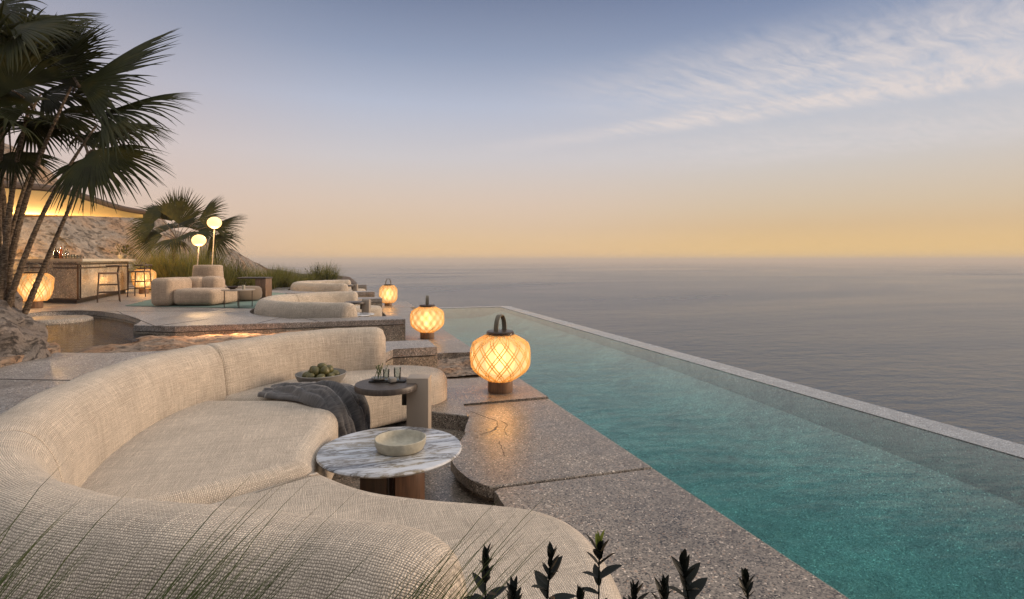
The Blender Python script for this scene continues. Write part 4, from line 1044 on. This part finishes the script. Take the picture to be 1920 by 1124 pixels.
# potted plant on the counter
pp = C2W((229 - CX) / F * 20.2, 20.2, TZ + 1.136)
pl = thing('potted_plant', 'small leafy potted plant on the far end of the bar counter', 'plant', pp)
mb = MB(); mb.lathe([(.08, 0), (.13, .06), (.14, .13), (.12, .16), (.10, .15), (.02, .14)], 24); obj('pot', mb, M['greyceramic'], pl)
mb = MB()
for k in range(150):
    a, e = rnd.uniform(0, 6.283), rnd.uniform(.1, 1.4); dv = Vector((math.cos(a) * math.cos(e), math.sin(a) * math.cos(e), math.sin(e))); p = Vector((0, 0, .15)) + dv * rnd.uniform(.08, .36); sv = dv.cross(Vector((rnd.random(), rnd.random(), 1))).normalized() * .022
    kk = mb.add([p, p + dv * .05 + sv, p + dv * .11 - Vector((0, 0, .02)), p + dv * .05 - sv]); mb.f.append((kk, kk+1, kk+2, kk+3))
obj('foliage', mb, M['palm'], pl, smooth=False)
# bar stools
def stool(p, rz, label):
    t = thing('bar_stool', label, 'bar stool', p, rz, 'wooden bar stools at the bar')
    W_ = .21; hs = .74
    for sx_ in (-1, 1):
        mb = MB(); mb.tube([(sx_ * (W_ + .03), -.23, 0), (sx_ * W_, -.2, hs)], .016, 8); obj('leg', mb, M['wood'], t)
        mb = MB(); mb.tube([(sx_ * (W_ + .03), .25, 0), (sx_ * W_, .2, hs), (sx_ * (W_ + .01), .23, hs + .2)], .016, 8); obj('leg', mb, M['wood'], t)
    mb = MB()
    for z, k in ((.30, .98), (.5, .95)):
        w2 = W_ + .03 - .03 * z / hs
        mb.tube([(-w2, -.22, z), (w2, -.22, z)], .011, 6); mb.tube([(-w2, .235, z), (w2, .235, z)], .011, 6)
        for s in (-1, 1): mb.tube([(s * w2, -.22, z - .05), (s * w2, .235, z - .05)], .011, 6)
    obj('stretcher', mb, M['wood'], t)
    obj('seat', rbox(.46, .44, .045, .02), M['wood_mid'], t, loc=(0, 0, hs - .01))
    mb = MB(); mb.tube([(-W_ - .01, -.05, hs + .2), (-W_ - .02, .18, hs + .21), (-W_ * .7, .27, hs + .21), (0, .30, hs + .21), (W_ * .7, .27, hs + .21), (W_ + .02, .18, hs + .21), (W_ + .01, -.05, hs + .2)], .018, 8); obj('backrest', mb, M['wood'], t)
    return t
sb = W(203, 566, TZ); sb.z = TZ
s0 = stool(sb, R(-70), 'dark wooden bar stool in front of the stone panel of the bar')
sb2 = W(262, 556, TZ); sb2.z = TZ
dup(s0, sb2, R(-95), 'dark wooden bar stool in front of the glowing lantern')

# ------------------------------------------------------------------ canopy
A_ = WD(-60, 338, 11.5); B_ = WD(110, 354, 13.2); B2 = WD(185, 378, 15); T_ = WD(268, 398, 17.5); D_ = WD(40, 404, 19.5); E_ = WD(-140, 395, 18)
cp = thing('canopy', 'cloth canopy lit yellow from below with dark timber edges over the bar', 'canopy', (B_.x, B_.y, TZ))
o_ = Vector((B_.x, B_.y, TZ))
front = resample(chaikin([WD(-420, 330, 9.5), A_, WD(20, 348, 12.3), B_, B2, WD(230, 392, 16.4), T_], 2, False), .2)[0]; n_ = len(front)
rear = resample([WD(-420, 396, 17), E_, D_, T_ + Vector((0, 0, -.02))], .2)[0]
rear = [rear[min(len(rear) - 1, int(k * (len(rear) - 1) / (n_ - 1)))] for k in range(n_)]
mb = MB(); rows = []
for k in range(n_):
    rows.append([front[k].lerp(rear[k], u) + Vector((0, 0, -.18 * math.sin(math.pi * u))) - o_ for u in [q / 12 for q in range(13)]])
mb.quadgrid(rows); fab = obj('cloth', mb, M['canopy'], cp, angle=180)
mb = MB(); mb.tube([p - o_ for p in front], .085, 8); obj('timber_edge', mb, M['wood_edge'], cp)
mb = MB(); mb.tube([p - o_ + Vector((0, 0, -.01)) for p in rear[:-1]], .07, 8); obj('timber_edge', mb, M['wood'], cp)
for p in (E_,): 
    mb = MB(); mb.tube([Vector((p.x, p.y, TZ)) - o_, p - o_], .08, 8); obj('post', mb, M['wood'], cp)
# lamps under the canopy that light the cloth and the rock behind the bar
def lamp(name, p, e, r, col=(1, .60, .25)):
    ld = bpy.data.lights.new(name, 'POINT'); ld.energy = e; ld.color = col; ld.shadow_soft_size = r
    lo = bpy.data.objects.new(name, ld); COL.objects.link(lo); lo.location = p
lamp('bar_light', C2W((60 - CX) / F * 17.5, 17.5, TZ + 1.6), 750, .15)
lamp('bar_light', C2W((-90 - CX) / F * 16, 16, TZ + 1.6), 750, .15)
# added warm fill at the ledge face, no fixture, brightens the rough bed
for x0, x1 in ((-2.5, -1.1),):
    ld = bpy.data.lights.new('bed_fill_light', 'AREA'); ld.shape = 'RECTANGLE'; ld.size = x1 - x0; ld.size_y = .10; ld.energy = 20; ld.color = (1, .5, .22)
    lo = bpy.data.objects.new('bed_fill_light', ld); COL.objects.link(lo); lo.location = ((x0 + x1) / 2, 10.37, TZ - .03); lo.rotation_euler = (R(-70), 0, 0)
# ------------------------------------------------------------------ lounge group on the green rug
rg_ = [W(235, 574.5, TZ), W(515, 579.5, TZ), W(548, 553, TZ), W(480, 546, TZ), W(330, 551, TZ)]
tag(obj('rug', prism([q2(v) for v in rg_], TZ + .002, TZ + .016), M['rug'], smooth=False), 'flat green rug under the lounge seats on the terrace', 'rug')
def cushion(me_dims, r, loc, rz, par, name):
    me = rbox(*me_dims, r); uvl = me.uv_layers.new(name='UVMap')
    for p in me.polygons:
        n = p.normal
        for li in p.loop_indices:
            v = me.vertices[me.loops[li].vertex_index].co
            uvl.data[li].uv = (v.x, v.y) if abs(n.z) > .6 else ((v.y, v.z) if abs(n.x) > .6 else (v.x, v.z))
    o = obj(name, me, M['linen2'], par, angle=180, loc=loc); o.rotation_euler = (0, 0, rz); return o
lb = W(372, 576, TZ); lb.z = TZ + .016
ls = thing('lounge_sofa', 'low beige sofa of rounded blocks on the green rug, seen from its end', 'sofa', lb, -YAW)
def at_px(px, dy): return ((px - CX) / F * (d0_ + dy) - x0_)
d0_ = F * (CH - lb.z) / (576 - HY); x0_ = (372 - CX) / F * d0_
cushion((.52, .95, .66), .13, (at_px(322, .45), .45, 0), 0, ls, 'armrest')
cushion((.98, .85, .38), .12, (at_px(379, .42), .43, .02), 0, ls, 'seat_cushion')
cushion((.50, .42, .66), .14, (at_px(366, 1.1), 1.12, 0), .05, ls, 'backrest')
cushion((.50, .45, .67), .14, (at_px(399, 1.2), 1.22, 0), -.1, ls, 'backrest')
cushion((.34, .7, .36), .1, (at_px(424, .8), .82, .02), 0, ls, 'seat_cushion')
cb_ = W(390, 561, TZ); cb_.z = TZ + .016
ac_ = thing('armchair', 'tall backed beige armchair behind the low sofa under the globe lamps', 'armchair', cb_, -YAW)
def barrel(): 
    rows = []; uv_ = []
    mb = MB()
    for k in range(13):
        u = k / 12; z = .02 + .90 * u; sxx = .44 - .07 * u ** 1.5
        sxx *= min(1, .9 + u * 2) if u < .05 else 1
        rows.append([(sxx * math.copysign(abs(math.cos(6.283 * j / 32)) ** .75, math.cos(6.283 * j / 32)), .27 * math.copysign(abs(math.sin(6.283 * j / 32)) ** .75, math.sin(6.283 * j / 32)), z) for j in range(32)])
    rows.append([(x * .9, y * .85, z + .025) for x, y, z in rows[-1]])
    k0, n = mb.quadgrid(rows, True, uvs=lambda i, j: (j / 32 * 2, i / 12))
    mb.cap(list(range(k0 + 13 * n, k0 + 14 * n))); mb.cap(list(range(k0, k0 + n)), True); return mb
obj('backrest', barrel(), M['linen2'], ac_, angle=60)
cushion((.85, .7, .42), .12, (.25, -.5, .0), -.2, ac_, 'seat_cushion')
ot = W(455, 565, TZ); ot.z = TZ + .016
oo = thing('ottoman', 'round beige ottoman behind the thin coffee table on the green rug', 'ottoman', ot)
mb = MB(); mb.lathe([(.40, .02), (.47, .08), (.48, .2), (.46, .32), (.40, .375), (.2, .385)], 40)
oc = obj('cushion', mb, M['linen2'], oo, angle=180)
ct = W(447, 577, TZ); ct.z = TZ + .016
co = thing('coffee_table', 'thin topped coffee table on slender legs in front of the beige ottoman', 'table', ct, -YAW)
mb = MB(); mb.lathe([(.34, .38), (.355, .385), (.355, .402), (.34, .405)], 40); obj('table_top', mb, M['taupe'], co)
for k in range(4): a = .5 + 6.283 * k / 4; mb = MB(); mb.tube([(.29 * math.cos(a), .29 * math.sin(a), 0), (.29 * math.cos(a), .29 * math.sin(a), .382)], .009, 6); obj('leg', mb, M['bronze'], co)
bq = thing('bowl', 'small dark bowl on the thin coffee table by the lounge sofa', 'bowl', ct + C2W(-.16, .05, .405)); mb = MB(); mb.lathe([(.05, 0), (.10, .03), (.12, .07), (.11, .065), (.02, .015)], 24); obj('bowl_body', mb, M['wood'], bq)
cq = thing('cup', 'small pale cup on the thin coffee table by the lounge sofa', 'cup', ct + C2W(.12, 0, .405)); mb = MB(); mb.lathe([(.03, 0), (.035, .05), (.036, .10), (.03, .095), (.01, .01)], 20); obj('cup_body', mb, M['ceramic'], cq)
sq = W(456, 563, TZ); sq.z = TZ + .016
sdt = thing('side_table', 'boxy wooden side table with overhanging flat top beyond the ottoman', 'side table', sq + C2W(.18, .4, 0), -YAW)
mb = MB(); mb.box(.05, -.2, 0, .35, .2, .56); obj('body', mb, M['wood_mid'], sdt, bevel=.01)
mb = MB(); mb.box(-.45, -.22, .56, .36, .22, .60); obj('table_top', mb, M['wood_grey'], sdt, bevel=.006)

# pit tables seen at the far seats
for k, (px, py, lab) in enumerate(((690, 581, 'round dark side table with objects on it beside the middle curved sofa'), (684, 552, 'round dark side table beside the farthest curved sofa'))):
    dup(stb, Vector((tcn.x, tcn.y + PER * (k + 1), 0)), -YAW, lab)
for k in (1,2):
    o = dup(mt, Vector((c.x, c.y + PER * k, 0)), 0, ('round marble topped table inside the middle curved sofa', 'round marble topped table inside the farthest curved sofa')[k - 1])

# ------------------------------------------------------------------ grasses and shrubs
def blade(mb, b, dv, L, w, bend, n=6):
    sv = dv.cross(Vector((0, 0, 1)));  sv = sv.normalized() if sv.length > .01 else Vector((1, 0, 0)); rows = []
    out = Vector((dv.x, dv.y, 0)); out = out.normalized() if out.length > .01 else Vector((1, 0, 0))
    for q in range(n + 1):
        u = q / n; p = b + dv * (L * u) + (out * .7 - Vector((0, 0, 1)) * .55) * (bend * L * u * u); ww = w * (1 - u) ** .7 + .0004
        rows.append([p - sv * ww, p + sv * ww])
    mb.quadgrid(rows)
def tuft(mb, p, h, n, spread, w=.006, lean=None):
    for k in range(n):
        a = rnd.uniform(0, 6.283); e = abs(rnd.gauss(0, spread)); dv = Vector((math.cos(a) * math.sin(e), math.sin(a) * math.sin(e), math.cos(e)))
        if lean: dv = (dv + lean).normalized()
        r0 = rnd.uniform(0, .14); blade(mb, p + Vector((math.cos(a) * r0, math.sin(a) * r0, 0)), dv, h * rnd.uniform(.55, 1.1), w, rnd.uniform(.1, .55))
mb = MB()
for px, py, d, h in [(285,548,20,1.1),(300,546,19.5,1.3),(318,545,19.0,1.4),(335,545,20,1.4),(350,543,19,1.35),(365,543,20.5,1.3),(300,542,21,1.5),(385,541,19.5,1.25),(405,541,20.5,1.2),(425,541,20,1.2),(440,540,21,1.2),(330,541,21.5,1.5),(275,546,21,1.2),(458,541,21,1.05),(475,541,20.5,1.0),(492,541,22,.95),(508,541,21,.95),(522,541,22,.95),(538,541,22.5,.95),(552,541,22,.9),(566,541,23,.9),(580,540,23.5,.95),(487,538,23,1.0),(530,539,24,1.1),(555,538,24,1.05),(595,539,24.5,1.1),(612,540,25,1.1),(625,540,25.5,1.0),(515,539,24,1.0),(410,540,22,1.35),(380,540,22,1.4),(263,548,21,1.0)]:
    g = C2W((px - CX) / F * d, d, TZ - .12); hv = rnd.uniform(.72, 1.12) * (1.62 if px < 415 else 1.15); tuft(mb, g, h * hv, int(rnd.uniform(150, 300)), rnd.uniform(.22, .40), .0095)
o = obj('ornamental_grass', mb, M['grass'], smooth=True, angle=180); tag(o, 'tall feathery ornamental grass growing in a bank behind the lounge seats', 'grass', None, 'stuff')
def spiky(label, p, h, n, seed):
    t = thing('spiky_shrub', label, 'shrub', p); mb = MB(); tuft(mb, Vector((0, 0, 0)), h, n, .5, .014); obj('foliage', mb, M['shrubleaf'], t, angle=180); return t
spiky('dark spiky shrub standing above the grasses to the right of the globe lamps', C2W((445 - CX) / F * 23, 23, .5), 1.5, 170, 1)
def shrub(label, p, h, n):
    t = thing('shrub', label, 'shrub', p); mb = MB(); lf = MB()
    for k in range(26):
        a = rnd.uniform(0, 6.283); e = rnd.uniform(.05, .8); tip = Vector((math.cos(a) * math.sin(e), math.sin(a) * math.sin(e), math.cos(e))) * h * rnd.uniform(.6, 1.05)
        mb.tube([(0, 0, 0), tip * .5 + Vector((0, 0, .05)), tip], [.014, .009, .003], 5)
        for q in range(n):
            pt = tip * rnd.uniform(.3, 1.02); dv = Vector((rnd.uniform(-1, 1), rnd.uniform(-1, 1), rnd.uniform(.1, 1.2))).normalized(); sv = dv.cross(Vector((0, 0, 1))).normalized() * .016
            L = rnd.uniform(.07, .14); kk = lf.add([pt, pt + dv * L * .5 + sv, pt + dv * L, pt + dv * L * .5 - sv]); lf.f.append((kk, kk+1, kk+2, kk+3))
    obj('branch', mb, M['stem'], t); obj('foliage', lf, M['shrubleaf'], t, smooth=False)
shrub('dark twiggy shrub at the end of the grasses beyond the farthest sofa', C2W((592 - CX) / F * 24.5, 24.5, .3), 1.15, 24)
spiky('dark fine leaved tuft beside the twiggy shrub at the end of the grasses', C2W((616 - CX) / F * 24.5, 24.5, .35), .95, 160, 3)

# foreground grass clumps
def fg_clump(label, specs):
    b0 = specs[0][0]
    t = thing('grass_clump', label, 'grass', Vector((b0.x, b0.y, 0.02))); mb = MB()
    for b, tip, n, sp in specs:
        for k in range(n):
            bb = b + Vector((rnd.gauss(0, .05), rnd.gauss(0, .04), 0)) - t.location; tt = tip + Vector((rnd.gauss(0, sp), rnd.gauss(0, sp * .5), rnd.gauss(0, sp * .8))) - t.location
            mid = tt - C2W(.34, 0, .30) * rnd.uniform(.7, 1.3); w = rnd.uniform(.0016, .0034); rows = []
            for q in range(11):
                u = q / 10; p = bb * (1 - u) ** 2 + mid * 2 * u * (1 - u) + tt * u * u; ww = w * (1 - u) ** .6 + .0002
                sv = C2W(1, 0) * ww; rows.append([p - sv, p + sv])
            mb.quadgrid(rows)
    obj('blades', mb, M['grassfg'], t, angle=180)
def gb(px, d): return C2W((px - CX) / F * d - .38, d, .02)
fg_clump('thin long grass blades in front of the middle of the near sofa back', [(gb(250, 1.02), WD(500, 1010, 1.12), 6, .10), (gb(330, 1.05), WD(540, 1050, 1.1), 22, .08), (gb(180, 1.0), WD(420, 960, 1.1), 3, .10), (gb(300, 1.05), WD(400, 1090, 1.08), 90, .08)])
fg_clump('dark long grass in the left bottom corner in front of the sofa', [(gb(-120, 1.0), WD(110, 1000, 1.1), 8, .10), (gb(-60, 1.0), WD(10, 1050, 1.05), 70, .08), (gb(-150, 1.0), WD(30, 960, 1.1), 8, .08)])
fg_clump('sparse thin grass blades at the rounded end of the near sofa back', [(gb(830, 1.2), WD(960, 990, 1.25), 8, .05), (gb(880, 1.22), WD(985, 960, 1.25), 6, .05), (gb(800, 1.15), WD(860, 1090, 1.2), 34, .05), (gb(900, 1.2), WD(985, 1050, 1.25), 14, .05)])

# foreground dark leafy stems
def leafy(px, py, d, nl, sc, label, lime=0):
    sc *= 1.08
    tip = WD(px, py + 20, d); b = C2W((px + 6 - CX) / F * d, d, .03); t = thing('leafy_stem', label, 'plant', b, 0, 'dark leafy stems at the bottom edge')
    H = tip.z - b.z; mb = MB(); dx_ = rnd.uniform(-.06, .06); dy_ = rnd.uniform(-.04, .04)
    fn = lambda u: Vector((tip.x - b.x, tip.y - b.y, 0)) * u + Vector((dx_ * math.sin(u * 3.1), dy_ * math.sin(u * 3.1), H * u))
    mb.tube([fn(q / 12) for q in range(13)], [.0042 - .0025 * q / 12 for q in range(13)], 6); obj('stem', mb, M['darkleaf'], t)
    lf = MB(); ll = MB(); z = H - .002; k = 0; a = rnd.uniform(0, 3)
    while z > H - nl and z > .1:
        age = min(1, (H - z) / .10)
        for s in range(2 if k else 3):
            if k > 4 and rnd.random() < .14: continue
            aa = a + s * (math.pi if k else 2.1) + rnd.uniform(-.35, .35); el = 1.25 - .85 * age + rnd.uniform(-.2, .2)
            dv = Vector((math.cos(aa) * math.cos(el), math.sin(aa) * math.cos(el), math.sin(el))); sv = dv.cross(Vector((0, 0, 1))).normalized(); nv = sv.cross(dv)
            L = sc * (.030 + .028 * age) * rnd.uniform(.65, 1.3); W_ = L * rnd.uniform(.17, .24); rows = []
            p0 = fn(z / H)
            for q in range(8):
                u = q / 7; ww = W_ * math.sin(math.pi * min(1, u * .93 + .07)) ** .8 * (1 - .3 * u); c_ = p0 + dv * L * u - Vector((0, 0, 1)) * L * .18 * u * u * age
                rows.append([c_ - sv * ww + nv * ww * .35, c_, c_ + sv * ww + nv * ww * .35])
            (ll if (lime and ((k == 0) or (k == 1 and s == 0) or (k == 9 and s == 0))) else lf).quadgrid(rows)
        a += 1.57 + rnd.uniform(-.3, .3); z -= sc * (.006 + .0095 * age) * rnd.uniform(.8, 1.3); k += 1
    obj('leaves', lf, M['darkleaf'], t, angle=180)
    if lime: obj('young_leaves', ll, M['limeleaf'], t, angle=180)
leafy(912, 1026, 1.25, .32, 1.0, 'dark leafy stem farthest left of its row, before the sofa end')
leafy(962, 1094, 1.22, .2, 1.0, 'short dark leafy sprout between the two leftmost tall stems')
leafy(1034, 1029, 1.24, .32, 1.05, 'straight dark leafy stem directly left of the lime tipped one')
leafy(1124, 1002, 1.25, .36, 1.25, 'tallest leafy stem with lime green young leaves at its top', 1)
leafy(1190, 1090, 1.26, .2, .95, 'short dark sprout directly right of the lime tipped stem')
leafy(1278, 1040, 1.28, .3, 1.2, 'tall dark leafy stem alone in front of the deck, second from the right')
leafy(1246, 1082, 1.24, .2, 1.0, 'thin dark sprout leaning beside the tall stem in front of the deck')
leafy(1398, 1070, 1.32, .24, 1.1, 'dark leafy stem farthest right, in front of the pool deck')
leafy(1085, 1105, 1.22, .15, .9, 'tiny dark sprout low at the foot of the lime tipped stem')

# ------------------------------------------------------------------ sea haze: one even body of air, sky outside it
mb = MB(); mb.box(-29000, -2900, -16, 29000, 29000, 14)
hz = bpy.data.materials.new('haze'); hz.use_nodes = True; t = hz.node_tree; t.nodes.clear()
vo = nd(t, 'ShaderNodeVolumePrincipled', {'Color': (.96, .86, .76, 1), 'Density': .0006}); mo = t.nodes.new('ShaderNodeOutputMaterial'); t.links.new(vo.outputs[0], mo.inputs[1])
o = obj('haze', mb, hz, smooth=False); o['kind'] = 'stuff'
